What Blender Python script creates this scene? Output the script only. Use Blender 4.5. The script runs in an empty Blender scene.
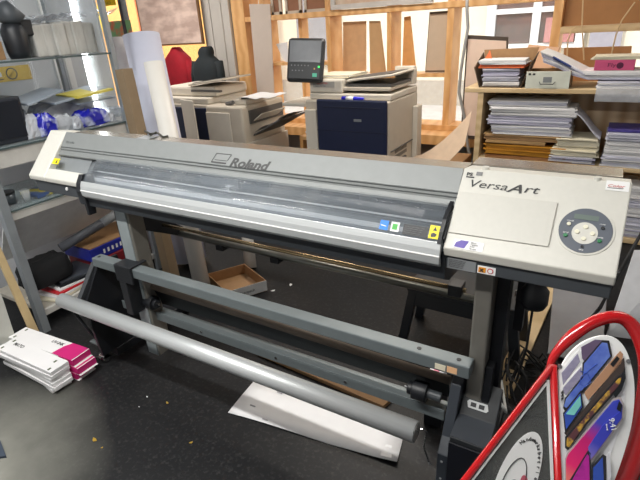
import bpy, bmesh, math, random
from mathutils import Vector, Matrix
import numpy as np
random.seed(7)
S = bpy.context.scene
COL = S.collection
PI = math.pi
# ------------------------------------------------------------------ camera
CAM = np.array([1.2093, -1.3492, 1.695]); YAW = .5571; PIT = math.radians(24.1396); ROL = math.radians(-3.436); FPX = 475.69
_f = np.array([-math.sin(YAW)*math.cos(PIT), math.cos(YAW)*math.cos(PIT), -math.sin(PIT)])
_r0 = np.array([math.cos(YAW), math.sin(YAW), 0.]); _u0 = np.cross(_r0, _f)
_r = _r0*math.cos(ROL)+_u0*math.sin(ROL); _u = -_r0*math.sin(ROL)+_u0*math.cos(ROL)
def ray(a, b): return _f + _r*(a-320)/FPX - _u*(b-240)/FPX
def at(a, b, **k):
    """where a measured line of sight meets the world plane x=, y= or z= (or depth d=)"""
    (ax, v), = k.items(); d = ray(a, b)
    if ax == 'd': return Vector(CAM+d*v)
    i = 'xyz'.index(ax); return Vector(CAM+d*((v-CAM[i])/d[i]))
def on(a, b, p0, n):
    d = ray(a, b); p0 = np.array(p0); n = np.array(n)
    return Vector(CAM+d*(np.dot(p0-CAM, n)/np.dot(d, n)))
cd = bpy.data.cameras.new('camera'); cam = bpy.data.objects.new('camera', cd); COL.objects.link(cam)
M = Matrix(((_r[0], _u[0], -_f[0], CAM[0]), (_r[1], _u[1], -_f[1], CAM[1]), (_r[2], _u[2], -_f[2], CAM[2]), (0, 0, 0, 1)))
cam.matrix_world = M; cd.sensor_width = 36; cd.sensor_fit = 'HORIZONTAL'; cd.lens = FPX*36/640; cd.clip_start = .02; cd.clip_end = 200
S.camera = cam
# ------------------------------------------------------------------ materials
def lin(c):
    return tuple(((x/255)/12.92 if x/255 <= .04045 else ((x/255+.055)/1.055)**2.4) for x in c)
MC = {}
def mat(name, c, rough=.5, metal=0., var=.08, scale=12., bump=0., c2=None, thr=None, stretch=(1, 1, 1), alpha=1., emit=0., coat=0., spec=.5):
    if name in MC: return MC[name]
    m = bpy.data.materials.new(name); m.use_nodes = True; nt = m.node_tree; N = nt.nodes; L = nt.links
    b = N['Principled BSDF']; c = lin(c)
    tc = N.new('ShaderNodeTexCoord'); mp = N.new('ShaderNodeMapping'); mp.inputs['Scale'].default_value = stretch
    no = N.new('ShaderNodeTexNoise'); no.inputs['Scale'].default_value = scale; no.inputs['Detail'].default_value = 6
    L.new(tc.outputs['Object'], mp.inputs[0]); L.new(mp.outputs[0], no.inputs['Vector'])
    cr = N.new('ShaderNodeValToRGB'); L.new(no.outputs['Fac'], cr.inputs[0])
    lo, hi = thr if thr else (.3, .7)
    cr.color_ramp.elements[0].position = lo; cr.color_ramp.elements[1].position = hi
    a = c; z = lin(c2) if c2 else tuple(min(1, x*(1+var)) for x in c)
    if not c2: a = tuple(x*(1-var) for x in c)
    cr.color_ramp.elements[0].color = (*a, 1); cr.color_ramp.elements[1].color = (*z, 1)
    L.new(cr.outputs[0], b.inputs['Base Color'])
    b.inputs['Roughness'].default_value = rough; b.inputs['Metallic'].default_value = metal
    b.inputs['Specular IOR Level'].default_value = spec
    if coat: b.inputs['Coat Weight'].default_value = coat; b.inputs['Coat Roughness'].default_value = .08
    if emit:
        L.new(cr.outputs[0], b.inputs['Emission Color']); b.inputs['Emission Strength'].default_value = emit
    if bump:
        bp = N.new('ShaderNodeBump'); bp.inputs['Strength'].default_value = bump; bp.inputs['Distance'].default_value = .01
        L.new(no.outputs['Fac'], bp.inputs['Height']); L.new(bp.outputs[0], b.inputs['Normal'])
    if alpha < 1:
        tr = N.new('ShaderNodeBsdfTransparent'); mx = N.new('ShaderNodeMixShader'); mx.inputs[0].default_value = alpha
        L.new(tr.outputs[0], mx.inputs[1]); L.new(b.outputs[0], mx.inputs[2]); L.new(mx.outputs[0], N['Material Output'].inputs[0])
    MC[name] = m; return m
def bands(name, c1, c2, rough, scale, axis='X', metal=0., dist=2., dscale=1.):
    """wave based streaks: wood grain, slats"""
    if name in MC: return MC[name]
    m = bpy.data.materials.new(name); m.use_nodes = True; nt = m.node_tree; N = nt.nodes; L = nt.links
    b = N['Principled BSDF']; tc = N.new('ShaderNodeTexCoord'); w = N.new('ShaderNodeTexWave')
    w.bands_direction = axis; w.inputs['Scale'].default_value = scale; w.inputs['Distortion'].default_value = dist
    w.inputs['Detail'].default_value = 3; w.inputs['Detail Scale'].default_value = dscale
    L.new(tc.outputs['Object'], w.inputs['Vector'])
    cr = N.new('ShaderNodeValToRGB'); L.new(w.outputs['Fac'], cr.inputs[0])
    cr.color_ramp.elements[0].color = (*lin(c1), 1); cr.color_ramp.elements[1].color = (*lin(c2), 1)
    L.new(cr.outputs[0], b.inputs['Base Color']); b.inputs['Roughness'].default_value = rough; b.inputs['Metallic'].default_value = metal
    MC[name] = m; return m
offwhite = mat('off white plastic', (205, 203, 194), .42, var=.02, scale=60)
offwhite2 = mat('off white lid plastic', (198, 196, 187), .45, var=.02, scale=60)
silver = mat('silver painted cover', (128, 131, 130), .5, .1, var=.03, scale=30)
silver2 = mat('dark silver groove', (98, 102, 102), .45, .4, var=.05)
alu = mat('brushed aluminium', (200, 203, 203), .42, .45, var=.04, scale=20, stretch=(.2, 6, 6))
deck = mat('glossy metal deck', (150, 143, 132), .22, .6, var=.05)
bed = mat('perforated steel bed', (140, 146, 150), .32, .7, var=.12, scale=40, stretch=(1, 4, 4))
darkp = mat('charcoal plastic', (62, 66, 70), .5, var=.06)
blackp = mat('black plastic', (24, 26, 30), .45, var=.1)
blackm = mat('black satin steel', (17, 19, 24), .5, .1, var=.15)
greym = mat('grey painted steel', (112, 120, 122), .42, .3, var=.04, scale=20)
greyleg = mat('grey brown painted steel', (128, 125, 118), .38, .45, var=.04, scale=20)
brownrod = mat('brown cardboard core', (104, 92, 80), .6, var=.08)
brass = mat('gold coloured shaft', (182, 160, 122), .25, .8, var=.05)
steel = mat('chrome steel', (190, 190, 190), .2, 1., var=.05)
clear = mat('clear acrylic cover', (190, 200, 210), .08, 0, var=.1, scale=9, alpha=.13, c2=(215, 222, 228), thr=(.45, .7))
glass = mat('clear glass', (200, 214, 216), .04, alpha=.12, var=.02)
ink = mat('dark grey print', (52, 52, 52), .5)
yellow = mat('yellow label', (240, 220, 30), .5); blue_l = mat('blue label', (40, 130, 225), .5); green_l = mat('green label', (70, 175, 70), .5)
white_l = mat('white label', (232, 232, 230), .5, var=.02); grey_l = mat('grey notice plate', (128, 131, 133), .5); orange_l = mat('orange label', (228, 150, 40), .5)
purple_l = mat('purple label print', (88, 70, 160), .5); red_l = mat('red print', (190, 30, 40), .5)
panelg = mat('slate panel', (86, 92, 102), .5, var=.03); lcd = mat('green grey display glass', (112, 124, 118), .2)
btn = mat('cream button', (226, 222, 200), .35); btng = mat('green button', (30, 120, 70), .35)
paper = mat('white paper', (225, 224, 224), .7, var=.02); paper2 = mat('cool white paper', (206, 206, 218), .7, var=.05)
paper3 = mat('cream paper', (222, 214, 190), .7, var=.04); paper4 = mat('lilac grey paper', (180, 178, 196), .7, var=.06)
card = mat('brown cardboard', (158, 122, 84), .75, var=.08, scale=25); cardd = mat('dark brown cardboard', (92, 76, 58), .75, var=.1)
manila = mat('manila envelope', (176, 142, 96), .7, var=.08); ochre = mat('ochre envelope', (190, 130, 30), .6, var=.08)
orange = mat('orange folder', (222, 110, 60), .6); pink = mat('magenta card', (196, 32, 112), .5, var=.04); pinkb = mat('dusty pink card', (198, 80, 122), .55, var=.06)
wood = bands('pine wood', (214, 160, 100), (230, 182, 124), .5, 3., 'X', dist=6)
woodl = bands('pale wood board', (200, 172, 128), (216, 190, 148), .55, 4, 'Z', dist=5)
woodd = mat('brown hardboard', (150, 104, 60), .6, var=.07, scale=15)
slat = bands('striped wood veneer', (182, 150, 116), (216, 192, 160), .6, 2.6, 'X', dist=.4)
wall_m = mat('painted wall', (196, 198, 202), .8, var=.03, scale=4); wallw = mat('white column paint', (190, 184, 176), .6, var=.02)
copw = mat('warm grey copier plastic', (196, 186, 170), .5, var=.03); copw2 = mat('light copier plastic', (208, 200, 186), .5, var=.03)
navy = mat('navy copier door', (24, 33, 62), .4, var=.06); cgrey = mat('dark grey copier plastic', (84, 82, 80), .5)
redp = mat('glossy red tube', (168, 17, 22), .22, var=.03, coat=.6)
rubber = mat('black rubber', (20, 20, 21), .7)
cablew = mat('pale cable', (198, 200, 196), .5); cableg = mat('grey cable', (150, 150, 148), .5)
# floor: near black lino, worn scratches, dust
fl = bpy.data.materials.new('worn black floor'); fl.use_nodes = True
nt = fl.node_tree; N = nt.nodes; L = nt.links; B = N['Principled BSDF']
tc = N.new('ShaderNodeTexCoord')
n1 = N.new('ShaderNodeTexNoise'); n1.inputs['Scale'].default_value = 1.3; n1.inputs['Detail'].default_value = 8
n2 = N.new('ShaderNodeTexNoise'); n2.inputs['Scale'].default_value = 55; n2.inputs['Detail'].default_value = 10; n2.inputs['Roughness'].default_value = .7
L.new(tc.outputs['Object'], n1.inputs['Vector']); L.new(tc.outputs['Object'], n2.inputs['Vector'])
r1 = N.new('ShaderNodeValToRGB'); r1.color_ramp.elements[0].color = (*lin((22, 23, 25)), 1); r1.color_ramp.elements[1].color = (*lin((33, 33, 34)), 1)
r1.color_ramp.elements[0].position = .35; r1.color_ramp.elements[1].position = .7
r2 = N.new('ShaderNodeValToRGB'); r2.color_ramp.elements[0].position = .52; r2.color_ramp.elements[1].position = .74
r2.color_ramp.elements[0].color = (0, 0, 0, 1); r2.color_ramp.elements[1].color = (.22, .22, .22, 1)
L.new(n1.outputs[0], r1.inputs[0]); L.new(n2.outputs[0], r2.inputs[0])
mx = N.new('ShaderNodeMix'); mx.data_type = 'RGBA'; L.new(r2.outputs[0], mx.inputs[0]); L.new(r1.outputs[0], mx.inputs[6]); mx.inputs[7].default_value = (*lin((112, 110, 108)), 1)
# a paler grey patch of lino in the near left
sx = N.new('ShaderNodeVectorMath'); sx.operation = 'DISTANCE'; sx.inputs[1].default_value = (-.98+1.65, -1.0-.375, .05); L.new(tc.outputs['Object'], sx.inputs[0])
ad = N.new('ShaderNodeMath'); ad.operation = 'MULTIPLY_ADD'; ad.inputs[1].default_value = .5; L.new(n1.outputs[0], ad.inputs[0]); L.new(sx.outputs['Value'], ad.inputs[2])
r3 = N.new('ShaderNodeValToRGB'); r3.color_ramp.elements[0].position = .45; r3.color_ramp.elements[1].position = 1.0
r3.color_ramp.elements[0].color = (1, 1, 1, 1); r3.color_ramp.elements[1].color = (0, 0, 0, 1); L.new(ad.outputs[0], r3.inputs[0])
n3 = N.new('ShaderNodeTexNoise'); n3.inputs['Scale'].default_value = 9; n3.inputs['Detail'].default_value = 8; L.new(tc.outputs['Object'], n3.inputs['Vector'])
r4 = N.new('ShaderNodeValToRGB'); r4.color_ramp.elements[0].color = (*lin((112, 112, 104)), 1); r4.color_ramp.elements[1].color = (*lin((150, 149, 140)), 1); L.new(n3.outputs[0], r4.inputs[0])
mx2 = N.new('ShaderNodeMix'); mx2.data_type = 'RGBA'; L.new(r3.outputs[0], mx2.inputs[0]); L.new(mx.outputs[2], mx2.inputs[6]); L.new(r4.outputs[0], mx2.inputs[7])
L.new(mx2.outputs[2], B.inputs['Base Color']); B.inputs['Roughness'].default_value = .45; B.inputs['Specular IOR Level'].default_value = .28
bp = N.new('ShaderNodeBump'); bp.inputs['Strength'].default_value = .12; bp.inputs['Distance'].default_value = .004; L.new(n2.outputs[0], bp.inputs['Height']); L.new(bp.outputs[0], B.inputs['Normal'])
# ------------------------------------------------------------------ mesh helpers (world coordinates)
WLOC = {}
class MB:
    def __init__(s): s.v = []; s.f = []; s.m = []; s.ms = []
    def mi(s, m):
        if m not in s.ms: s.ms.append(m)
        return s.ms.index(m)
    def add(s, vs, fs, m=None):
        o = len(s.v); s.v += [Vector(p) for p in vs]
        i = s.mi(m) if m else 0
        for f in fs: s.f.append([o+k for k in f]); s.m.append(i)
        return s
    def box(s, x0, x1, y0, y1, z0, z1, m=None, R=None):
        vs = [Vector((x, y, z)) for z in (z0, z1) for y in (y0, y1) for x in (x0, x1)]
        if R is not None:
            c = Vector(((x0+x1)/2, (y0+y1)/2, (z0+z1)/2)); vs = [c+R @ (p-c) for p in vs]
        return s.add(vs, [(0, 2, 3, 1), (4, 5, 7, 6), (0, 1, 5, 4), (2, 6, 7, 3), (0, 4, 6, 2), (1, 3, 7, 5)], m)
    def hexa(s, quad, off, m=None):
        """a quad given thickness by the vector off"""
        a = [Vector(p) for p in quad]; b = [p+Vector(off) for p in a]; n = len(a)
        fs = [list(range(n))[::-1], [n+i for i in range(n)]]+[(i, (i+1) % n, n+(i+1) % n, n+i) for i in range(n)]
        return s.add(a+b, fs, m)
    def prism(s, pts, x0, x1, m=None):
        """(y, z) outline carried along x"""
        return s.hexa([(x0, p[0], p[1]) for p in pts], (x1-x0, 0, 0), m)
    def tube(s, path, r, m=None, n=12, caps=True, flat=None):
        P_ = [Vector(p) for p in path]; rs = r if isinstance(r, (list, tuple)) else [r]*len(P_)
        rings = []; up = None
        for i, p in enumerate(P_):
            t = (P_[min(i+1, len(P_)-1)]-P_[max(i-1, 0)]).normalized()
            if up is None: up = t.orthogonal().normalized()
            else: up = (up-t*up.dot(t)).normalized()
            w = t.cross(up)
            rings.append([p+(up*math.cos(2*PI*k/n)+w*math.sin(2*PI*k/n))*rs[i] for k in range(n)])
        vs = [q for R_ in rings for q in R_]; fs = []
        for i in range(len(P_)-1):
            for k in range(n): fs.append((i*n+k, i*n+(k+1) % n, (i+1)*n+(k+1) % n, (i+1)*n+k))
        if caps: fs += [list(range(n))[::-1], [(len(P_)-1)*n+k for k in range(n)]]
        return s.add(vs, fs, m)
    def sheet(s, grid, t=.002, m=None):
        """grid of points [rows][cols] made into a thin solid"""
        R_, C_ = len(grid), len(grid[0]); top = [Vector(p) for r_ in grid for p in r_]
        bot = [p-Vector((0, 0, t)) for p in top]; n = R_*C_; fs = []
        for i in range(R_-1):
            for j in range(C_-1):
                a, b, c, d = i*C_+j, i*C_+j+1, (i+1)*C_+j+1, (i+1)*C_+j
                fs += [(a, b, c, d), (n+d, n+c, n+b, n+a)]
        per = [j for j in range(C_)]+[i*C_+C_-1 for i in range(1, R_)]+[(R_-1)*C_+j for j in range(C_-2, -1, -1)]+[i*C_ for i in range(R_-2, 0, -1)]
        for k in range(len(per)): a, b = per[k], per[(k+1) % len(per)]; fs.append((b, a, n+a, n+b))
        return s.add(top+bot, fs, m)
    def build(s, name, m=None, parent=None, bevel=0., smooth=False, seg=2):
        me = bpy.data.meshes.new(name)
        lo = Vector([min(p[i] for p in s.v) for i in range(3)]); hi = Vector([max(p[i] for p in s.v) for i in range(3)])
        o0 = Vector(((lo.x+hi.x)/2, (lo.y+hi.y)/2, lo.z))
        me.from_pydata([p-o0 for p in s.v], [], s.f)
        mats = [m] if m is not None and not s.ms else s.ms
        for q in mats: me.materials.append(q)
        if s.ms:
            for i, p in enumerate(me.polygons): p.material_index = s.m[i]
        bm = bmesh.new(); bm.from_mesh(me); bmesh.ops.recalc_face_normals(bm, faces=bm.faces); bm.to_mesh(me); bm.free()
        if smooth:
            for p in me.polygons: p.use_smooth = len(p.vertices) <= 4
        ob = bpy.data.objects.new(name, me); COL.objects.link(ob)
        if parent is not None: ob.parent = parent; ob.location = o0-WLOC[parent]
        else: ob.location = o0
        WLOC[ob] = o0
        if bevel:
            bv = ob.modifiers.new('bevel', 'BEVEL'); bv.width = bevel; bv.segments = seg; bv.limit_method = 'ANGLE'; bv.angle_limit = .6
        return ob
def tag(o, label, cat, group=None, kind=None):
    o['label'] = label; o['category'] = cat
    if group: o['group'] = group
    if kind: o['kind'] = kind
    return o
def thing(name, loc, label, cat, group=None):
    o = bpy.data.objects.new(name, None); o.empty_display_size = .1; COL.objects.link(o); o.location = loc; WLOC[o] = Vector(loc)
    return tag(o, label, cat, group)
def struct(name, mb, m, bevel=0.): o = mb.build(name, m, None, bevel); o['kind'] = 'structure'; return o
def text(body, origin, xd, yd, h, m, parent, name='lettering', depth=.0006, bold=0., shear=0., sx=1.):
    cu = bpy.data.curves.new('t', 'FONT'); cu.body = body; cu.size = 1; cu.extrude = .02; cu.offset = bold; cu.shear = shear; cu.resolution_u = 3
    to = bpy.data.objects.new('t', cu); COL.objects.link(to)
    me = bpy.data.meshes.new_from_object(to.evaluated_get(bpy.context.evaluated_depsgraph_get()))
    COL.objects.unlink(to); bpy.data.objects.remove(to)
    xd = Vector(xd).normalized(); yd = Vector(yd); yd = (yd-xd*yd.dot(xd)).normalized(); nd = xd.cross(yd)
    b = MB(); b.add([Vector(origin)+xd*v.co.x*h*sx+yd*v.co.y*h+nd*(v.co.z/.02*depth/2+depth*.5) for v in me.vertices], [list(p.vertices) for p in me.polygons])
    return b.build(name, m, parent)
def pbox(u0, v0, u1, v1, y, dep):
    um, vm = (u0+u1)/2, (v0+v1)/2
    return at(u0, vm, y=y).x, at(u1, vm, y=y).x, y, y+dep, at(um, v1, y=y).z, at(um, v0, y=y).z
def disc(c, xd, yd, r, t, n=32, ry=None, m=None, b=None):
    xd = Vector(xd).normalized(); yd = Vector(yd); yd = (yd-xd*yd.dot(xd)).normalized(); nd = xd.cross(yd); b = b or MB()
    ry = ry or r
    return b.hexa([Vector(c)+xd*r*math.cos(2*PI*k/n)+yd*ry*math.sin(2*PI*k/n) for k in range(n)], nd*t, m)
# ------------------------------------------------------------------ SETTING
struct('floor', MB().box(-6.5, 3.2, -3.2, 3.95, -.05, 0), fl)
struct('wall_left', MB().box(-2.62, -2.5, -3.2, 1.42, 0, 2.8), wall_m)
struct('wall_right', MB().box(3.2, 3.3, -3.2, 3.95, 0, 2.8), wall_m)
struct('wall_front', MB().box(-2.62, 3.3, -3.3, -3.2, 0, 2.8), wall_m)
struct('ceiling', MB().box(-6.5, 3.3, -3.3, 3.95, 2.8, 2.9), wall_m)
struct('wall_side', MB().box(-6.6, -6.5, 1.3, 4.1, 0, 2.8), wall_m)
struct('wall_partition', MB().box(-6.5, -2.62, 1.3, 1.42, 0, 2.8), wall_m)
struct('wall_back', MB().box(-6.5, 3.2, 3.95, 4.1, -.05, .62).box(-6.5, 3.2, 3.95, 4.1, 2.45, 2.8), wall_m)
struct('trim_1', MB().box(-3.42, -2.98, 3.6, 3.95, 0, 2.8).box(-3.30, -3.27, 3.585, 3.6, 0, 2.8).box(-3.12, -3.09, 3.585, 3.6, 0, 2.8), wallw, .01)
# deep timber window grid
Y0, Y1 = 3.66, 3.94
w = thing('window_1', (-.9, 3.8, .62), 'x', 'x'); del w['label']; del w['category']; w['kind'] = 'structure'
MB().box(-2.97, -2.78, Y0-.02, Y1, 0, 2.75).build('window_frame', wood, w)
for x, wd in ((-2.56, .05), (-1.67, .055), (-.94, .05), (-.31, .065), (.63, .075), (1.9, .07), (3.1, .07)):
    MB().box(x, x+wd, Y0, Y1, .66, 2.75).build('window_frame', wood, w, .003)
for z, x0, x1 in ((1.79, -2.97, .63), (.62, -2.97, 3.18), (1.52, .705, 3.18), (2.4, -2.97, 3.18)):
    MB().box(x0, x1, Y0-.012, Y1-.003, z, z+.055).build('window_frame', woodl if z == 1.52 else wood, w, .003)
for x0, x1, z in ((-2.51, -1.67, 1.29), (-1.615, -.94, 1.15), (-.89, -.31, 1.155)):
    MB().box(x0, x1, Y0+.01, Y1-.01, z, z+.035).build('window_frame', wood, w, .002)
MB().box(-2.12, -2.07, Y0+.14, Y1, .675, 1.79).build('window_frame', wood, w)
MB().box(-2.97, 3.18, Y1-.012, Y1-.006, .66, 2.42).build('pane', glass, w)
w2 = thing('window_2', (-4.9, 3.9, .62), 'x', 'x'); del w2['label']; del w2['category']; w2['kind'] = 'structure'
MB().box(-6.5, -3.42, 3.86, 3.87, .62, 2.45).build('pane', glass, w2)
MB().box(-6.5, -3.42, 3.84, 3.94, .58, .66).build('window_frame', wallw, w2)
MB().box(-5.25, -5.19, 3.84, 3.94, .66, 2.45).build('window_frame', mat('dark frame', (60, 60, 66), .5), w2)
struct('trim_2', MB().box(-3.0, 3.2, 3.40, 3.66, .52, .62), wood, .004)
# ------------------------------------------------------------------ OUTSIDE
pav = mat('pale paving', (186, 182, 178), .9, var=.12, scale=6, bump=.2)
tag(MB().box(-14, 8, 4.1, 16, -.06, -.02).build('pavement', pav), 'pale grey street paving outside beyond the shop window', 'pavement', kind='structure')
fac = thing('building', (-1, 9.2, -.02), 'cream facade with white framed shop window across the street', 'building')
MB().box(-14, 8, 9.2, 9.5, -.02, 6).build('wall', mat('cream facade', (236, 226, 204), .85, var=.03), fac)
MB().box(-14, 8, 9.15, 9.2, -.02, .5).build('plinth', mat('facade plinth', (180, 172, 160), .9), fac)
dk = mat('dark shop window', (84, 76, 72), .4, c2=(120, 92, 86), scale=1.5, thr=(.4, .6))
g0 = at(494, 44, y=9.1); g1 = at(530, 42, y=9.1); g2 = at(538, 42, y=9.1); g3 = at(575, 40, y=9.1)
MB().box(g0.x, g1.x, 9.10, 9.18, g0.z, g0.z+3.4).build('window', dk, fac); MB().box(g2.x, g3.x, 9.10, 9.18, g0.z, g0.z+3.4).build('window', dk, fac)
fr = MB()
for xa_, xb2 in ((g0.x-.16, g0.x), (g1.x, g2.x), (g3.x, g3.x+.14)): fr.box(xa_, xb2, 9.02, 9.15, g0.z-.1, g0.z+3.5)
for q in (-.1, .52, 1.4): fr.box(g0.x-.16, g3.x+.14, 9.04, 9.14, g0.z+q, g0.z+q+.09)
fr.build('window_frame', white_l, fac)
MB().prism([(9.0, g0.z), (9.099, g0.z), (9.099, g0.z+.42), (9.05, g0.z+.42)], g2.x+.1, g3.x-.02).build('awning', mat('red awning', (176, 120, 116), .7), fac)
x = at(300, 45, y=9); MB().box(x.x-.1, x.x+1.0, 9.05, 9.12, .9, 3.0).build('window', mat('grey window', (150, 148, 150), .3), fac)
x = at(605, 40, y=9); MB().box(x.x-.25, x.x+.25, 9.05, 9.12, .2, 3.0).build('downpipe', mat('grey lilac pipe', (160, 158, 168), .4), fac)
# ------------------------------------------------------------------ PRINTER
BZ, FZ = (.0735, 1.2799), (-.1026, 1.0892)
sn = (0, .1907, -.1761); SP = (0, .0735, 1.2799)      # sloping top surface of the end covers
sn = (0, -.1907, .1761)
def cs(u, v): return on(u, v, SP, sn)
XD = Vector((1, 0, 0)); UD = Vector((0, .1761, .1907)).normalized(); ND = XD.cross(UD)
pr = thing('large_format_printer', (0, .05, 0), 'long silver and off-white wide format inkjet printer on a grey stand', 'printer')
W_ = 1.2875
sec = [(.165, 1.265), (.0735, 1.2799), (-.1030, 1.0892), (-.0960, 1.0605), (.165, 1.062)]
XR0 = .8532
rc = MB().prism(sec, XR0, W_).build('right_cover', offwhite, pr, .004, seg=3)
# recessed lid on the right cover
q = [cs(*p) for p in ((461, 192), (558, 203), (548.5, 247.5), (447, 232.5))]
q = [Vector((XR0+.004, q[0].y, q[0].z)), q[1], q[2], Vector((XR0+.004, q[3].y, q[3].z))]
lid = MB().hexa([p+ND*.0002 for p in q], ND*.005).build('cartridge_lid', offwhite2, rc, .002)
o = cs(467, 186.5); text('Versa', o+ND*.0012, XD, UD, .034, ink, rc, 'lettering', shear=.25, sx=1.45); text('A', o+ND*.0012+XD*.113-UD*.003, XD, UD, .037, ink, rc, 'lettering', shear=.35, sx=1.6, bold=.015); text('rt', o+ND*.0012+XD*.155, XD, UD, .034, ink, rc, 'lettering', shear=.25, sx=1.6)
for (u, v, wd, h, mm) in ((466, 177.5, .024, .004, ink), (476, 175.5, .018, .012, mat('mid grey print', (120, 120, 120), .5))):
    p = cs(u, v)+ND*.0012; MB().hexa([p, p+XD*wd, p+XD*wd+UD*h, p+UD*h], ND*.0006).build('mark', mm, rc)
text('PS', cs(466.5, 175.5)+ND*.0014, XD, UD, .014, ink, rc, bold=.04, sx=1.3)
p = cs(605, 190)+ND*.0012; st = MB().hexa([p, p+XD*.053, p+XD*.053+UD*.028, p+UD*.028], ND*.0006).build('sticker', white_l, rc); 
text('Color', p+ND*.0011+XD*.003+UD*.010, XD, UD, .010, red_l, rc, 'sticker_lettering', shear=.3, sx=1.6)
MB().hexa([p+ND*.0011+XD*.004+UD*.006, p+ND*.0011+XD*.040+UD*.0065, p+ND*.0011+XD*.042+UD*.008, p+ND*.0011+XD*.004+UD*.0075], ND*.0003).build('sticker_line', ink, rc)
p = cs(452.5, 247.3)+ND*.0012; MB().hexa([p, p+XD*.084, p+XD*.084+UD*.027, p+UD*.027], ND*.0006).build('sticker', white_l, rc)
MB().hexa([p+ND*.0011+XD*.003+UD*.003, p+ND*.0011+XD*.033+UD*.002, p+ND*.0011+XD*.042+UD*.025, p+ND*.0011+XD*.020+UD*.025, p+ND*.0011+XD*.007+UD*.017], ND*.0004).build('sticker_emblem', purple_l, rc)
for k, t_ in enumerate(('Druck', 'Technik', 'Print', 'Service')): text(t_, p+ND*.0011+XD*.047+UD*(.020-.006*k), XD, UD, .0065, ink, rc, 'sticker_lettering')
cp = cs(585, 231)
CPR = .0640
cpan = disc(cp+ND*.0, XD, UD, CPR*1.06, .0025, 48).build('bezel_ring', offwhite, rc, .001)
cpan = disc(cp+ND*.0026, XD, UD, CPR*.97, .0015, 48).build('control_panel', panelg, pr)
disc(cp+ND*.0042-UD*.008, XD, UD, CPR*.47, .0012, 40).build('key_plate', offwhite, cpan)
MB().hexa([cp+ND*.0042+XD*a_+UD*b_ for a_, b_ in ((-.031, .029), (.026, .029), (.026, .043), (-.031, .043))], ND*.001).build('display', lcd, cpan)
def button(dx, dy, r_, mm): disc(cp+ND*.0045+XD*dx+UD*dy, XD, UD, r_, .004, 20).build('button', mm, cpan, .001)
for dx, dy in ((.0, .009), (0, -.024), (-.018, -.007), (.018, -.007)): button(dx, dy, .0058, btn)
button(-.040, .012, .005, btn); button(-.043, -.021, .005, btng); button(.036, -.024, .005, btng); button(.038, .012, .0045, blackp); button(0, -.046, .0035, blackp)
for dx, dy, s_ in ((-.046, .020, 'POWER'), (-.050, -.014, 'SETUP'), (.030, .021, 'MENU'), (.029, -.016, 'ENTER'), (-.006, -.056, 'BASE')): text(s_, cp+ND*.0043+XD*dx+UD*dy, XD, UD, .0048, white_l, cpan)
# screw on right flank, pin on top
MB().tube([(W_-.001, -.07, 1.09), (W_+.006, -.07, 1.09)], .006).build('screw', steel, rc)
MB().tube([(W_-.08, .08, 1.277), (W_-.08, .08, 1.287)], .010).build('latch', offwhite, rc)
MB().tube([(XR0+.06, .09, 1.277), (XR0+.06, .09, 1.285)], .010).build('latch', offwhite, rc)
# left cover: C-shaped frame round a recessed window
xin = cs(44, 169).x; xr = -.885; zb_ = cs(60, 170)
t_low = .80
def sp(t): return (BZ[0]+(FZ[0]-BZ[0])*t, BZ[1]+(FZ[1]-BZ[1])*t)
lc = MB()
lc.prism([(.165, 1.265), (.0735, 1.2799), (-.1026, 1.0892), (-.1, 1.066), (.165, 1.062)], -W_, -W_+.135)
lc.prism([sp(.80), sp(1), (-.1, 1.066), (-.05, 1.064), (-.03, 1.11)], -W_+.1351, xr)
lcob = lc.build('left_cover', offwhite, pr, .006, seg=3)
MB().prism([(sp(.3)[0]+.03, sp(.3)[1]-.01), (sp(.8)[0]+.02, sp(.8)[1]-.03), (sp(.8)[0]+.03, sp(.8)[1]-.04), (sp(.3)[0]+.05, sp(.3)[1]-.03)], -W_+.136, -.9).build('window_recess', mat('grey recess', (120, 124, 126), .5), lcob)
p = Vector((-W_+.150, sp(.70)[0]-.001, sp(.70)[1]+.001)); MB().hexa([p, p+XD*.05, p+XD*.05+UD*.03, p+UD*.03], ND*.002).build('warning_label', yellow, lcob)
MB().hexa([p+ND*.0022+XD*.025+UD*.006, p+ND*.0022+XD*.040+UD*.006, p+ND*.0022+XD*.0325+UD*.024], ND*.0006).build('warning_mark', ink, lcob)
# rear deck and top cover
XLc = -W_+.136
MB().box(-W_+.137, XR0-.001, .0735, .185, 1.245, 1.268).build('rear_deck', deck, pr, .003)
tcv = MB().prism([(.0735, 1.279), (.028, 1.216), (.0275, 1.209), (.020, 1.206), (.0195, 1.199), (.012, 1.196), (.002, 1.182), (.004, 1.174), (.03, 1.18), (.0735, 1.24)], XLc, XR0-.001).build('top_cover', silver, pr, .0012)
for y_, z_ in ((.0272, 1.2125), (.0195, 1.2025)):
    MB().box(XLc, XR0-.002, y_-.0015, y_+.001, z_-.0012, z_+.0012).build('groove', silver2, tcv)
tn = Vector((0, -.063, .0455)).normalized(); tu = Vector((0, .0455, .063)).normalized()
def ts(u, v): return on(u, v, (0, .0735, 1.279), tuple(tn))
p = ts(228, 166)+tn*.0004
text('Roland', p+XD*.004, XD, tu, .050, ink, tcv, 'lettering', bold=.035, shear=.3, sx=1.3)
p = ts(212, 160)+tn*.0006                       # stretched parallelogram emblem before the name
e = MB()
def bar(a0, b0, a1, b1, w_=.0035):
    A = p+XD*a0*1.25+tu*b0*1.15-tu*.008; Bv = p+XD*a1*1.25+tu*b1*1.15-tu*.008; d = (Bv-A).normalized(); nn = tn.cross(d)*w_/2
    e.hexa([A-nn, Bv-nn, Bv+nn, A+nn], tn*.0008)
bar(0, 0, .062, 0, .006); bar(.012, .033, .074, .033, .003); bar(0, 0, .012, .033, .003); bar(.064, .010, .074, .033, .003); bar(.012, .009, .062, .009, .0025)
e.build('emblem', ink, tcv)
text('RE-640', ts(66, 143)+tn*.0004, XD, tu, .016, silver2, tcv, sx=1.4)
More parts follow.
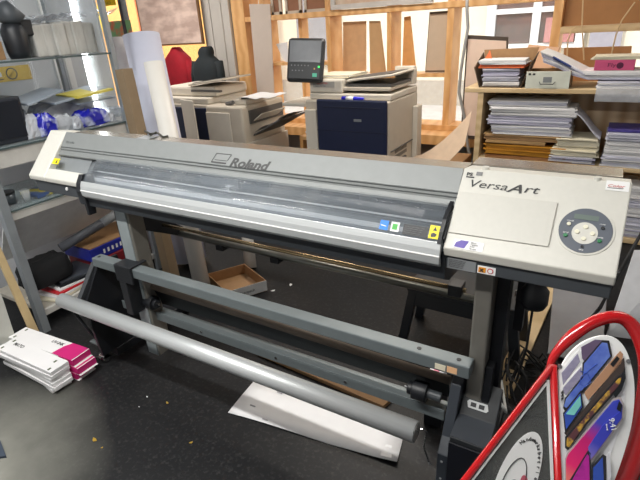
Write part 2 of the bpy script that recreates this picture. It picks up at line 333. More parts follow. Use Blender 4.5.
for u in (170,): MB().hexa([(-.66, .10, 1.269), (-.58, .10, 1.269), (-.58, .16, 1.269), (-.66, .16, 1.269)], (0, 0, .003)).build('deck_label', grey_l, pr)
MB().box(XR0-.001, W_-.02, .170, .262, 1.245, 1.268).build('rear_deck', deck, pr, .003)
# interior: carriage rail, belt, bed
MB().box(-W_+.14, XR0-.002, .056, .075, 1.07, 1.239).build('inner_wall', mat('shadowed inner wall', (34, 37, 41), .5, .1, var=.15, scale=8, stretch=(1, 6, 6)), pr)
rl = MB().box(-1.1, XR0-.003, .03, .055, 1.128, 1.150).build('carriage_rail', mat('rail', (66, 70, 74), .35, .4, var=.2, scale=6), pr)
MB().box(-1.1, XR0-.004, .024, .031, 1.108, 1.1115).build('timing_belt', mat('pale belt', (178, 182, 186), .4), pr)
MB().prism([(.055, 1.088), (-.085, 1.072), (-.085, 1.064), (.055, 1.07)], -1.1, XR0-.004).build('print_bed', mat('dark bed steel', (118, 125, 130), .35, .4, var=.2, scale=30, stretch=(1, 5, 5)), pr)
MB().prism([(.002, 1.0865), (-.026, 1.083), (-.026, 1.080), (.002, 1.082)], -1.09, XR0-.004).build('bed_strip', mat('pale bed strip', (196, 202, 208), .3, .3, var=.04), pr)
for x in [-.8+.22*i for i in range(8)]: MB().box(x, x+.07, .02, .03, 1.150, 1.166).build('pinch_roller', blackp, pr, .002)
MB().box(-.2, .0, .010, .03, 1.13, 1.165).build('roller_arm', darkp, pr, .003)
# clear front cover with silver trim
fc = MB()
prof = [(.004, 1.186), (-.03, 1.172), (-.06, 1.152), (-.085, 1.128), (-.103, 1.101)]
prof2 = [(y+.003, z-.003) for y, z in prof][::-1]
fcob = fc.prism(prof+prof2, -.835, XR0-.006).build('front_cover', clear, pr, smooth=True)
tr_ = MB().prism([(-.1025, 1.104), (-.112, 1.083), (-.117, 1.060), (-.114, 1.036), (-.100, 1.022), (-.093, 1.022), (-.1, 1.06), (-.097, 1.100)], -.850, XR0-.006).build('trim', alu, fcob, .002, seg=3)
MB().prism([(-.1165, 1.066), (-.1185, 1.062), (-.1165, 1.058)], -.850, XR0-.006).build('trim_edge', white_l, fcob)
MB().prism([(-.03, 1.12), (-.085, 1.128), (-.110, 1.09), (-.119, 1.05), (-.10, 1.018), (-.04, 1.02)], -.882, -.852).build('hinge_plate', blackp, fcob, .002)
MB().prism([(-.05, 1.02), (-.10, 1.02), (-.10, .93), (-.06, .93)], -.875, -.857).build('hinge_tail', blackp, fcob, .003)
MB().prism([(.006, 1.194), (-.03, 1.180), (-.062, 1.160), (-.090, 1.132), (-.108, 1.10), (-.10, 1.10), (-.08, 1.12), (-.03, 1.165), (.004, 1.18)], XR0-.018, XR0-.0065).build('end_clip', blackp, fcob)
MB().prism([(.03, 1.185), (-.02, 1.175), (-.095, 1.112), (-.09, 1.095), (.03, 1.15)], XR0-.0055, XR0-.0005).build('hinge_plate', blackp, fcob)
def fcs(u, v, seg=3):
    (y0, z0), (y1, z1) = prof[seg], prof[seg+1]; d = Vector((0, y0-y1, z0-z1)).normalized(); n_ = XD.cross(d)
    return on(u, v, (0, y0, z0), tuple(n_)), d, n_
def flabel(u, v, w_, h_, mm, nm='label'):
    p, d, n_ = fcs(u, v); p = p+n_*.0012; MB().hexa([p, p+XD*w_, p+XD*w_+d*h_, p+d*h_], n_*.0006).build(nm, mm, fcob); return p+n_*.0007, d, n_
p, d, n_ = flabel(379, 229, .028, .030, blue_l); MB().hexa([p+XD*.004+d*.013, p+XD*.022+d*.011, p+XD*.022+d*.013, p+XD*.004+d*.016], n_*.0003).build('label_mark', white_l, fcob)
p, d, n_ = flabel(390, 231, .027, .030, white_l); MB().hexa([p+XD*.005+d*.006, p+XD*.021+d*.006, p+XD*.021+d*.024, p+XD*.005+d*.024], n_*.0003).build('label_mark', green_l, fcob)
p, d, n_ = flabel(402, 234, .078, .032, mat('black label', (44, 44, 46), .5))
for k in range(4): text('CAUTION KEEP HANDS CLEAR'[k:], p+XD*.003+d*(.024-.006*k), XD, d, .0045, grey_l, fcob, 'label_lettering')
p, d, n_ = flabel(428, 238, .032, .040, yellow); MB().hexa([p+XD*.010+d*.024, p+XD*.022+d*.024, p+XD*.016+d*.036], n_*.0003).build('label_mark', ink, fcob)
MB().hexa([p+XD*.008+d*.004, p+XD*.02+d*.006, p+XD*.024+d*.014, p+XD*.014+d*.018, p+XD*.006+d*.014], n_*.0003).build('label_mark', ink, fcob)
# lower bodies
MB().prism([(-.088, 1.065), (-.088, 1.018), (.15, .98), (.165, 1.0619)], XR0+.005, W_-.004).build('lower_body', darkp, pr, .003)
MB().prism([(-.088, 1.065), (-.085, 1.005), (.15, .97), (.165, 1.0619)], -W_+.02, -.931).build('lower_body', darkp, pr, .003)
MB().prism([(-.09, 1.068), (-.085, .975), (-.03, .945), (.15, .92), (.165, 1.24), (.08, 1.24), (.08, 1.062)], -.93, XR0+.004).build('body_shell', mat('dark grey sheet metal', (44, 48, 52), .5, .2), pr)
p = Vector((XR0+.012, -.0895, 1.026)); MB().box(p.x, p.x+.082, -.0905, -.0885, 1.020, 1.054).build('notice_plate', grey_l, pr)
for k in range(5): text('Large format inkjet unit'[k:], (XR0+.016, -.0907, 1.0475-.0055*k), XD, (0, 0, 1), .0052, ink, pr, 'plate_lettering')
MB().box(.952, 1.002, -.0895, -.0880, 1.022, 1.046).build('hazard_label', white_l, pr)
MB().box(.955, .975, -.0905, -.0896, 1.026, 1.042).build('hazard_mark', orange_l, pr)
text('x', (.9595, -.0907, 1.0295), XD, (0, 0, 1), .017, ink, pr, 'hazard_cross', bold=.06)
disc((.988, -.0896, 1.034), XD, (0, 0, 1), .0085, .0008, 20).build('hazard_ring', red_l, pr); disc((.988, -.0906, 1.034), XD, (0, 0, 1), .006, .0005, 20).build('hazard_ring', white_l, pr)
MB().tube([(-1.0, -.089, 1.045), (-1.0, -.094, 1.045)], .008).build('screw', white_l, pr)
# legs
lgL = MB().box(-.757, -.67, -.03, .055, .12, .985).build('leg', greyleg, pr, .006)
MB().box(-.765, -.7575, -.032, .057, .12, .985).build('leg_flange', blackm, lgL)
MB().box(-.7572, -.683, -.034, -.0301, .12, .98).build('leg_face', mat('light grey leg face', (146, 154, 156), .4, .2), lgL)
lgR = MB().box(.937, .990, -.03, .09, .12, 1.0).build('leg', greyleg, pr, .006)
MB().box(.992, 1.03, .03, .10, .3, 1.0).build('leg_flange', blackm, lgR)
# crossbeams
cb = MB().box(-.957, .957, -.092, -.035, .632, .680).build('crossbeam', greym, pr, .004)
for x in (-.93, .78, .915): MB().tube([(x, -.065, .678), (x, -.065, .6815)], .008).build('bolt_hole', blackp, cb)
MB().box(.845, .880, -.0935, -.0925, .640, .662).build('beam_label', paper3, cb); MB().box(.885, .918, -.0935, -.0925, .640, .664).build('beam_label', mat('peach label', (232, 184, 140), .5), cb)
cb2 = MB().box(-.94, .862, .0, .06, .332, .376).box(-.94, .862, .0, .004, .376, .383).build('lower_crossbeam', greym, pr, .004)
for x in (-.72, -.35, .1, .45): MB().tube([(x, -.001, .356), (x, -.004, .356)], .007).build('bolt', steel, cb2)
MB().tube([(-.70, .02, .525), (.87, .02, .512)], .017, n=20).build('take_up_shaft', brownrod, pr, smooth=True)
MB().prism([(.020, .505), (.026, .505), (.062, .40), (.056, .40)], -.70, .865).build('guide_plate', blackm, pr)
# clamp bracket (left) and media flanges
clp = MB().box(-.765, -.645, -.100, .0, .683, .692).box(-.765, -.645, -.106, -.094, .60, .692).box(-.752, -.70, -.105, -.02, .41, .60).build('clamp_bracket', blackp, pr, .004)
for s_, x in ((1, -.70), (-1, .80)):
    fb = MB().tube([(x, -.01, .447), (x+.055*s_, -.01, .447)], .036, n=24).tube([(x+.055*s_, -.01, .447), (x+.075*s_, -.01, .447)], .024, n=24).build('media_flange', blackp, pr, .003, smooth=True)
    MB().tube([(x+.075*s_, -.01, .447), (x+.088*s_, -.01, .447)], .006).build('flange_screw', steel, fb)
    MB().tube([(x-.05*s_, -.01, .447), (x, -.01, .447)], .018, n=16).build('flange_axle', darkp, fb)
# left stand foot: black triangular side plate with a grey strut
sf = MB().prism([(-.06, .63), (.06, .63), (.12, .12), (.12, .11), (-.17, .11), (-.185, .30), (-.175, .46)], -.985, -.965).build('stand_foot', blackm, pr, .002)
MB().tube([(-1.0, -.055, .625), (-1.0, -.185, .47), (-1.0, -.195, .38)], .018, n=4).build('foot_strut', mat('grey strut', (60, 62, 65), .5), sf)
MB().tube([(-.985, -.06, .56), (-1.01, -.06, .56)], .008).build('bolt', steel, sf)
MB().box(-1.09, -.96, -.09, .45, .06, .11).build('foot_beam', blackm, sf, .004)
cst = MB().box(-1.085, -1.045, -.125, -.06, .03, .06).tube([(-1.09, -.11, .028), (-1.045, -.11, .028)], .028, n=20).build('caster', steel, pr, .002)
MB().tube([(-1.10, -.12, .04), (-1.10, -.06, .05)], .012, n=8).tube([(-1.12, -.13, .02), (-1.06, -.14, .05)], .008, n=8).build('caster_fork', steel, cst)
MB().box(-1.15, -1.08, -.125, -.04, .112, .122).build('foot_plate', greym, sf)
cst = MB().box(-1.0, -.96, .40, .45, .03, .09).tube([(-1.0, .43, .03), (-.96, .43, .03)], .03, n=20).build('caster', blackp, pr, .002)
# right stand foot and take up motor box
MB().prism([(-.01, .64), (.09, .64), (.13, .05), (-.1, .05)], .99, 1.015).build('stand_foot', blackm, pr, .002)
MB().box(.97, 1.02, -.1, .45, .06, .11).build('foot_beam', blackm, pr, .004)
cst = MB().box(.975, 1.015, .40, .45, .03, .09).tube([(.975, .43, .03), (1.015, .43, .03)], .03, n=20).build('caster', blackp, pr, .002)
cst = MB().box(.975, 1.015, -.09, -.05, .03, .07).tube([(.975, -.07, .03), (1.015, -.07, .03)], .03, n=20).build('caster', blackp, pr, .002)
mb = MB().prism([(.012, .553), (-.070, .462), (-.172, .450), (-.168, .07), (.012, .07)], .929, 1.052).build('take_up_motor_box', mat('charcoal box plastic', (32, 35, 38), .55), pr, .004)
MB().prism([(.03, .60), (-.058, .568), (-.132, .402), (-.176, .36), (-.176, .06), (.03, .06)], .893, .9285).build('box_side_plate', mat('slate side plate', (44, 49, 56), .5), mb, .003)
MB().box(.928, 1.054, -.1785, -.1725, .07, .43).build('box_front', mat('blue black panel', (16, 18, 26), .4), mb, .002)
MB().box(.93, 1.01, .032, .10, .30, .62).build('black_block', blackm, pr, .003)  # plain black block behind the sloped top of the motor box
MB().hexa([(.93, -.071, .4635), (1.05, -.071, .4635), (1.05, -.170, .4515), (.93, -.170, .4515)], (0, 0, .002)).build('lower_cover', mat('slate cover', (48, 52, 58), .55), mb)
bs = Vector((0, .082, .091)).normalized(); bn = XD.cross(bs)
p = on(477, 410, (0, -.070, .462), tuple(bn))+bn*.0008
MB().hexa([p+XD*a_+bs*b_ for a_, b_ in ((-.030, .0), (.030, .0), (.036, .007), (.030, .026), (-.030, .026), (-.036, .019))], bn*.002).build('socket_plate', mat('pale grey socket plate', (186, 188, 188), .5), mb)
for a_ in (-.023, .004): MB().hexa([p+bn*.0025+XD*(a_+q_)+bs*w__ for q_, w__ in ((0, .006), (.018, .006), (.018, .020), (0, .020))], bn*.002).build('socket', blackp, mb)
for z_ in (.33, .25): MB().tube([(.91, -.176, z_), (.91, -.179, z_)], .004).build('screw', grey_l, mb)
# tension roller in front, with end cap, wire hook
rl = MB().tube([(-1.129, -.211, .45), (.826, -.205, .45)], .037, n=40).build('tension_roller', alu, pr, smooth=True)
MB().tube([(.8261, -.205, .45), (.829, -.205, .45)], .033, n=30).build('end_cap', mat('grey end cap', (120, 120, 118), .5), rl)
MB().tube([(-1.06, -.211, .414), (-1.0, -.195, .30), (-.985, -.15, .16)], .008, n=6).build('roller_arm', blackm, rl)
MB().tube([(.829, -.205, .46), (.845, -.20, .47), (.858, -.19, .45), (.85, -.19, .38), (.865, -.18, .31), (.872, -.18, .30)], .0035, n=6).build('wire_hook', steel, rl)
# rear shafts and their brackets
MB().tube([(-.78, .20, .79), (.86, .20, .785)], .009, n=16).build('media_shaft', brass, pr, smooth=True)
MB().tube([(-.86, .30, .70), (.95, .30, .695)], .016, n=20).build('media_shaft', mat('dull steel shaft', (128, 128, 120), .3, .7), pr, smooth=True)
MB().prism([(.091, .94), (.091, .80), (.33, .67), (.33, .73), (.2, .83)], -.74, -.72).build('shaft_bracket', blackm, pr, .002)
MB().prism([(.091, .94), (.091, .80), (.33, .67), (.33, .73), (.2, .83)], .95, .97).build('shaft_bracket', blackm, pr, .002)
for x in (-.45, -.1): MB().box(x, x+.05, .28, .33, .66, .69).build('shaft_stop', blackp, pr, .003)
MB().box(.80, .85, .17, .23, .765, .81).build('shaft_stop', blackp, pr, .003)
for z_, y_ in ((.92, .12), (.84, .16), (.80, .2)): MB().tube([(1.031, y_, z_), (1.05, y_, z_)], .012).build('bolt', steel, pr)
MB().box(1.04, 1.07, .12, .16, .72, .98).build('rear_bracket', blackp, pr, .002)
dr = MB().tube([(1.10, .05, .985), (1.10, .05, .94), (1.10, .05, .925), (1.10, .05, .885), (1.10, .05, .87)], [.030, .030, .040, .040, .034], n=28).build('drain_bottle', blackp, pr, smooth=True)
MB().tube([(1.10, .05, .871), (1.098, .06, .7), (1.07, .2, .45), (1.02, .5, .2), (.98, .75, .06)], .004, n=6).build('drain_hose', rubber, dr)
# clip/label odds on the deck
cl = MB().tube([at(145, 131, z=1.275), at(150, 134, z=1.285), at(158, 133, z=1.273), at(163, 137, z=1.272), at(168, 136, z=1.272)], .005, n=6).tube([at(150, 136, z=1.273), at(156, 132, z=1.295), at(162, 137, z=1.272)], .003, n=6).build('cable_clip', mat('dark clip', (60, 58, 52), .5))
tag(cl, 'small dark cable clip lying on the printer rear deck near the rolls', 'clip')
# ------------------------------------------------------------------ FLOOR ITEMS
g = []
A, Bq, Cq, Dq = Vector((-.159, -.097, .003)), Vector((-.187, .154, .003)), Vector((.64, .197, .003)), Vector((.68, .004, .003))
for i in range(9):
    t = i/8; l = A.lerp(Dq, t); h = Bq.lerp(Cq, t); l.z += .012*abs(math.sin(t*5))*.4+(.010 if i == 8 else 0); g.append([l.lerp(h, s/4)+Vector((0, 0, .002*math.sin(s+i))) for s in range(5)])
ps = MB().sheet(g, .0012).build('paper_sheet', paper, smooth=True)
tag(ps, 'long white paper offcut lying on the black floor under the silver roller', 'paper')
for (u, v) in ((277, 392), (330, 404), (395, 428), (250, 405), (302, 400), (262, 419)):
    p = at(u, v, z=.0085); MB().box(p.x, p.x+.03, p.y, p.y+.006, .007, .0095, R=Matrix.Rotation(.05, 3, 'Z')).build('print_mark', mat('faint print', (150, 150, 155), .7), ps)
# folded ink cartons, near left
def carton(cx, cy, z, L_, W__, h, rz, idx, pinkend, lab, grp=None, tilt=0):
    R = Matrix.Rotation(rz, 3, 'Z') @ Matrix.Rotation(tilt, 3, 'Y'); c = Vector((cx, cy, z))
    t = thing('ink_carton', c, lab, 'carton', grp)
    def q(a0, a1, b0, b1, c0, c1, nm, mm, par, bev=0.):
        vs = [c+R @ Vector((x, y, zz)) for zz in (c0, c1) for y in (b0, b1) for x in (a0, a1)]
        return MB().add(vs, [(0, 2, 3, 1), (4, 5, 7, 6), (0, 1, 5, 4), (2, 6, 7, 3), (0, 4, 6, 2), (1, 3, 7, 5)]).build(nm, mm, par, bev)
    q(0, L_, 0, W__, 0, h, 'carton_body', paper, t, .001)
    if pinkend:
        e = c+R @ Vector((0, 0, h+.0003)); X = R @ Vector((1, 0, 0)); Y = R @ Vector((0, 1, 0)); Zv = R @ Vector((0, 0, 1))
        MB().hexa([e+X*(L_*.70), e+X*(L_*.99), e+X*(L_*.99)+Y*W__, e+X*(L_*.76)+Y*W__, e+X*(L_*.72)+Y*W__*.6], Zv*.0006).build('magenta_print', pink, t)
        q(L_*.80, L_+.0006, -.0006, W__+.0006, h*.12, h-.0005, 'magenta_end', pink, t)
        q(L_, L_+.012, 0, W__, 0, .002, 'end_flap', paper, t)
    X = R @ Vector((1, 0, 0)); Y = R @ Vector((0, 1, 0)); Zv = R @ Vector((0, 0, 1))
    if idx == 0 or pinkend == 2:
        text('UV-INK' if pinkend else 'MATO', c+R @ Vector((L_*(.52 if pinkend else .12), W__*(.62 if pinkend else .6), h+.0005)), X, Y, .030, ink, t, 'carton_lettering', bold=.02)
        for a_ in ((.05, .75), (.05, .1), (.92, .08), (.86, .6)):
            if pinkend and a_[0] > .5: continue
            q(L_*a_[0], L_*a_[0]+.012, W__*a_[1], W__*a_[1]+.018, h+.0001, h+.0012, 'carton_mark', mat('olive print', (70, 84, 50), .6), t)
    return t
rz1 = .03
names = ['topmost white carton of the front pile, dark lettering, by the bare left floor', 'white carton second from the top of the front pile', 'white carton third from the top of the front pile', 'white carton fourth from the top of the front pile', 'white carton fifth from the top of the front pile', 'lowest white carton of the front pile, sticking out toward the viewer']
CA = at(50, 375, z=.17)   # not used directly
pr_ = at(52, 372, z=.15)
for k in range(6):
    z = .0005+.0225*(5-k); ox = random.uniform(-.006, .006)
    sh = (0, .004, -.006, .003, .012, -.02)[k]; rr = rz1+(0, .02, -.02, -.05, -.03, -.16)[k]
    R = Matrix.Rotation(rr, 3, 'Z'); L_, W__ = .50, .105
    fc_ = Vector((-1.072+sh, -.408-.003*k, 0))      # near right corner of the pile
    c0 = fc_-R @ Vector((L_, 0, 0)); carton(c0.x, c0.y, z, L_, W__, .0215, rr, k, 0, names[k], None)
pn = ['topmost magenta ended white carton of the rear pile', 'magenta ended white carton second in the rear pile', 'magenta ended white carton third in the rear pile']
for k in range(3):
    rr = rz1+(0.04, .0, .03)[k]; R = Matrix.Rotation(rr, 3, 'Z'); L_, W__ = .56, .112
    fc_ = Vector((-1.065+(0, .03, .0)[k], -.290-.002*k, 0)); c0 = fc_-R @ Vector((L_, 0, 0))
    carton(c0.x, c0.y, .0005+.044*(2-k), L_, W__, .043, rr, k, 2 if k == 0 else 1, pn[k])
# scraps
def scrap(u, v, s_, m, lab, nm='paper_scrap', cat='scrap', grp=None):
    p = at(u, v, z=.0); b = MB(); a0 = random.random()*3
    pts = [(p.x+s_*math.cos(a0+t)*r_, p.y+s_*math.sin(a0+t)*r_, .0005) for t, r_ in ((0, 1), (1.2, .5), (2.5, .9), (4, .35), (5.2, .6))]
    b.hexa(pts, (0, 0, .003)); tag(b.build(nm, m), lab, cat, grp)
gold = mat('gold foil', (214, 176, 70), .3, .5)
scrap(94, 440, .018, gold, 'crumpled gold foil scrap on the bare floor left of centre')
scrap(102, 448, .006, gold, 'tiny gold crumb beside the crumpled foil scrap'); scrap(167, 403, .010, gold, 'small tan sliver on the floor below the roller'); scrap(191, 443, .009, gold, 'thin yellow sliver on the floor at the bottom middle')
scrap(147, 397, .006, paper, 'tiny white paper fleck on the black floor below the roller'); scrap(139, 407, .004, paper, 'smallest white fleck left of the other fleck on the floor')
scrap(273, 291, .018, paper, 'small torn white paper bit on the floor behind the crossbeam'); scrap(291, 285, .022, paper, 'larger torn white paper bit right of the cardboard tray')
# dark blue board corner at left frame edge
p = at(0, 440, z=.01); q2 = at(6, 456, z=.01)
tag(MB().hexa([(p.x, p.y, .0), (q2.x, q2.y, .0), (q2.x-.12, q2.y-.10, 0), (p.x-.2, p.y+.02, 0)], (0, 0, .012)).build('floor_mat', mat('blue grey rubber', (58, 68, 82), .7)), 'corner of a blue-grey mat at the left edge on the floor', 'mat')
# cardboard tray behind the stand
p0, p1, p2, p3 = Vector((-1.18, .86, .003)), Vector((-1.10, 1.12, .003)), Vector((-.68, 1.10, .003)), Vector((-.66, .80, .003))
p0 = at(208, 284, z=.0); p1 = at(238, 278, z=0); p2 = at(262, 300, z=0); p3 = at(230, 310, z=0)
tray = thing('cardboard_tray', (p0.x, p0.y, 0), 'open shallow cardboard tray on the floor behind the printer stand', 'tray')
C0 = Vector((-1.15, .84, .0)); ex = (Vector((-.84, .70, 0))-C0); ey = Vector((.15, .25, 0))
Q = [C0, C0+ex, C0+ex+ey, C0+ey]
MB().hexa([q_+Vector((0, 0, .001)) for q_ in Q], (0, 0, .004)).build('tray_base', card, tray)
for i, nm in enumerate(('front', 'right', 'back', 'left')):
    a_, b_ = Q[i], Q[(i+1) % 4]; d = (b_-a_).normalized(); n_ = Vector((-d.y, d.x, 0))*.005
    MB().hexa([a_+Vector((0, 0, .005)), b_+Vector((0, 0, .005)), b_+Vector((0, 0, .085)), a_+Vector((0, 0, .085))], n_).build('tray_side', card, tray)
    if i == 1: 
        MB().hexa([a_+Vector((0, 0, .005))-n_*.2, b_+Vector((0, 0, .005))-n_*.2, b_+Vector((0, 0, .085))-n_*.2, a_+Vector((0, 0, .085))-n_*.2], -n_*.3).build('tray_label', white_l, tray)
        text('Fotopack', a_.lerp(b_, .3)-n_*.6+Vector((0, 0, .03)), d, (0, 0, 1), .03, ink, tray, 'tray_lettering')
# black step stool behind right
sb = thing('step_stool', (.75, 1.0, 0), 'low black plastic step stool on the floor behind the right printer leg', 'stool')
plast = mat('stool plastic', (40, 44, 48), .45, var=.06)
xa, xb_, ya, yb2 = .40, .98, .82, 1.12
MB().box(xa, xb_, ya, yb2, .335, .37).build('seat', plast, sb, .008)
MB().box(xa+.03, xb_-.03, ya+.01, ya+.025, .25, .335).build('apron', plast, sb)
MB().box(xa+.03, xb_-.03, yb2-.025, yb2-.01, .25, .335).build('apron', plast, sb)
for sx_, x in ((-1, xa+.03), (1, xb_-.03)):
    for sy_, y in ((-1, ya+.03), (1, yb2-.03)):
        MB().hexa([(x-.025+.05*sx_, y-.02+.02*sy_, 0), (x+.025+.05*sx_, y-.02+.02*sy_, 0), (x+.025+.05*sx_, y+.02+.02*sy_, 0), (x-.025+.05*sx_, y+.02+.02*sy_, 0)], (-.05*sx_, -.02*sy_, .335)).build('leg', plast, sb, .003)
# paper rolls leaning behind the printer
def roll(nm, bot, top, r_, mm, lab, sq=False, inner=None, cat='roll'):
    t = thing(nm, bot, lab, cat); bot = Vector(bot); top = Vector(top); ax = (top-bot).normalized(); bot = bot+ax*0
    b = MB().tube([bot+Vector((0, 0, r_*.35)), top], r_, n=4 if sq else 32).build('tube' if sq else 'wound_paper', mm, t, .003 if sq else 0, smooth=not sq)
    if inner: MB().tube([top-ax*.005, top+ax*.003], r_*.45, n=20).build('core', inner, t)
def lean(u0, v0, y0, u1, v1, y1):
    a_ = at(u0, v0, y=y0); b_ = at(u1, v1, y=y1); return tuple(a_+(b_-a_)*(a_.z/(a_.z-b_.z))), tuple(a_)
b_, t_ = lean(141, 35, 1.20, 163, 135, 1.13)
roll('paper_roll', b_, t_, .128, mat('bluish white roll', (206, 208, 224), .5, var=.02), 'tallest and widest white media roll leaning behind the printer left end', inner=card)
b_, t_ = lean(153, 62, .84, 169, 135, .80)
roll('paper_roll', b_, t_, .058, mat('ivory roll', (226, 222, 214), .45, var=.02), 'ivory white roll leaning in front of the widest roll', inner=cardd)
b_, t_ = lean(123.5, 69, .80, 138, 131, .78)
roll('carton_tube', b_, t_, .056, mat('grey brown tube card', (138, 118, 92), .7, var=.06), 'square brown cardboard tube leaning left of the white rolls', sq=True, cat='tube')
b_, t_ = lean(118, 37, 1.20, 134, 131, 1.16)
roll('paper_roll', b_, t_, .055, mat('grey white roll', (196, 192, 192), .6), 'grey-white roll leaning furthest left behind the brown square tube', inner=card)
roll('paper_roll', (-1.00, 1.16, 0), (-1.20, 1.40, .66), .045, mat('ivory roll', (226, 222, 214)), 'short pale roll leaning behind the ivory roll, seen under the printer', inner=card)
tag(MB().box(-1.00, -.90, .52, .62, 0, .05).build('roll_block', mat('grey block', (104, 102, 98), .6), None, .004), 'small grey block on the floor at the foot of the ivory roll', 'block')
# cardboard strips on floor under the roller area
a_ = at(300, 352, z=0); b_ = at(395, 408, z=0)
tag(MB().hexa([(-.30, .33, .001), (.50, .27, .001), (.52, .34, .001), (-.28, .43, .001)], (0, 0, .02)).build('cardboard_strip', card), 'brown cardboard strip on the floor below the lower crossbeam', 'cardboard')
# plank and steel plates at right behind
a0, a1 = at(500, 395, z=0), at(548, 292, z=0); d = (a1-a0).normalized(); n_ = Vector((-d.y, d.x, 0))*.05
tag(MB().hexa([a0-n_, a1+d*.3-n_, a1+d*.3+n_, a0+n_], (0, 0, .02)).build('wooden_plank', woodl), 'pale wooden plank lying on the floor behind the motor box', 'plank')
def slab(pts, t, nm, m, lab, cat, bev=.001):
    a_, b_, c_ = [Vector(p) for p in pts[:3]]; n_ = (b_-a_).cross(c_-a_).normalized()*t
    return tag(MB().hexa(pts, n_).build(nm, m, None, bev), lab, cat)
shm = mat('shiny protective film', (176, 178, 182), .18, .6, var=.1, scale=6, bump=.25)
slab([(1.13, 1.02, .02), (1.38, 1.02, .02), (1.36, 1.75, .20), (1.06, 1.75, .20)], .012, 'film_sheet', shm, 'large sheet in shiny grey film leaning below the control panel end', 'sheet')
slab([at(606, 335, z=.02), at(680, 345, z=.02), at(690, 250, y=1.55), at(634, 250, y=1.55)], .012, 'board_sheet', mat('pale board', (206, 206, 208), .4), 'pale board leaning at the right frame edge behind the red sign', 'sheet')
tag(MB().tube([at(642, 232, y=.9), at(615, 280, y=.7), at(600, 308, y=.6), at(580, 330, z=.05)], .007, n=8).build('cable', rubber), 'thick black cable running down behind the printer right end', 'cable')
# cable heap
hp = []
c0 = at(520, 385, z=.06)
cm = MB(); random.seed(3)
c0 = c0+Vector((.05, .06, 0))
for k in range(11):
    P_ = []; ph = random.random()*6; rr = random.uniform(.05, .13)
    for i in range(14):
        t = i/13*random.uniform(5.8, 6.2)+ph
        P_.append(c0+Vector((rr*math.cos(t)*1.1+.02*math.sin(3*t+ph), rr*math.sin(t)*1.7, max(-.045, .0+.08*math.sin(1.7*t+ph)+.006*k-.03))))
    cm.tube(P_, .0045, n=6)
tag(cm.build('cable_heap', rubber, smooth=True), 'tangle of black cables on the floor beside the motor box', 'cables', kind='stuff')
tag(MB().tube([at(497, 385, z=.2), at(499, 400, z=.2), at(506, 412, z=.15), at(500, 370, z=.03), at(520, 378, z=.02)], .006, n=8).build('cable', cablew, smooth=True), 'pale beige cable curling over the black cable tangle', 'cable')
pc = at(498, 352, z=.3)
tag(MB().box(.93, 1.0, .16, .22, 0, .16).build('power_adapter', mat('dim beige block', (140, 126, 112), .6), None, .004), 'upright beige block on the floor right of the motor box', 'block')
# tape roll
p = at(437, 374, z=.2)
tp = thing('tape_roll', (.62, .42, 0), 'white roll with red print lying behind the right end of the crossbeam', 'roll')
pp = at(436, 376, y=.30)
MB().tube([(pp.x-.03, .32, .20+pp.z-.22), (pp.x+.03, .32, .20+pp.z-.22)], .045, n=24).build('roll_body', paper, tp, smooth=True)
MB().tube([(pp.x-.012, .32, .20+pp.z-.22), (pp.x+.012, .32, .20+pp.z-.22)], .0455, n=24).build('roll_print', mat('pink print', (226, 130, 150), .5), tp, smooth=True)
MB().box(pp.x-.04, pp.x+.04, .28, .36, 0, pp.z-.065).build('roll_holder', blackp, tp)
# ------------------------------------------------------------------ SHELF UNIT RIGHT
SY = 2.75
su = thing('shelf_unit', (1.2, 3.0, 0), 'pale wooden shelf unit with paper piles in front of the right window', 'shelf')
xl = at(465, 88, y=SY).x; zt = 1.17
MB().box(xl, 2.4, SY, 3.25, zt-.035, zt).build('top_board', woodl, su, .003)
xs = at(475, 130, y=SY).x
MB().box(xs, xs+.045, SY+.005, 3.25, 0, zt-.0351).build('side_panel', woodl, su, .003)
MB().box(2.3, 2.345, SY+.005, 3.25, 0, zt-.0351).build('side_panel', woodl, su, .003)
z1 = at(615, 168, y=SY).z; z2 = at(625, 240, y=SY).z
MB().box(xs+.046, 2.3, SY+.01, 3.24, z1-.03, z1).build('shelf_board', woodl, su, .003)
MB().box(xs+.046, 2.3, SY+.01, 3.24, max(.01, z2-.04), max(.05, z2)).build('shelf_board', woodl, su, .003)
MB().box(xs, 2.345, 3.251, 3.27, 0, zt-.036).build('back_panel', slat, su)
def bundle(x0, x1, y0, y1, z0, z1, mm, lab, grp=None, nm='paper_stack', rz=0, n=None, curl=0., cat='papers'):
    """a block of sheets with ragged edges"""
    b = MB(); n = n or max(2, int((z1-z0)/.009)); h = (z1-z0)/n; ms = mm if isinstance(mm, list) else [mm]
    cx, cy = (x0+x1)/2, (y0+y1)/2
    for i in range(n):
        R = Matrix.Rotation(rz+random.uniform(-.04, .04), 3, 'Z'); dx, dy = random.uniform(-.012, .012), random.uniform(-.012, .012)
        g_ = []
        for s_ in range(7):
            row = []
            for t_ in range(3):
                px_ = (x0-cx)+(x1-x0)*s_/6; py = (y0-cy)+(y1-y0)*t_/2
                q_ = R @ Vector((px_, py, 0)); row.append((cx+q_.x+dx, cy+q_.y+dy, z0+h*(i+1)-.0003+curl*((s_/6-.5)**2)*4+0))
            g_.append(row)
        b.sheet(g_, h*.86, random.choice(ms))
    return tag(b.build(nm, None), lab, cat, grp)
P_ = [paper, paper2, paper4]
random.seed(11)
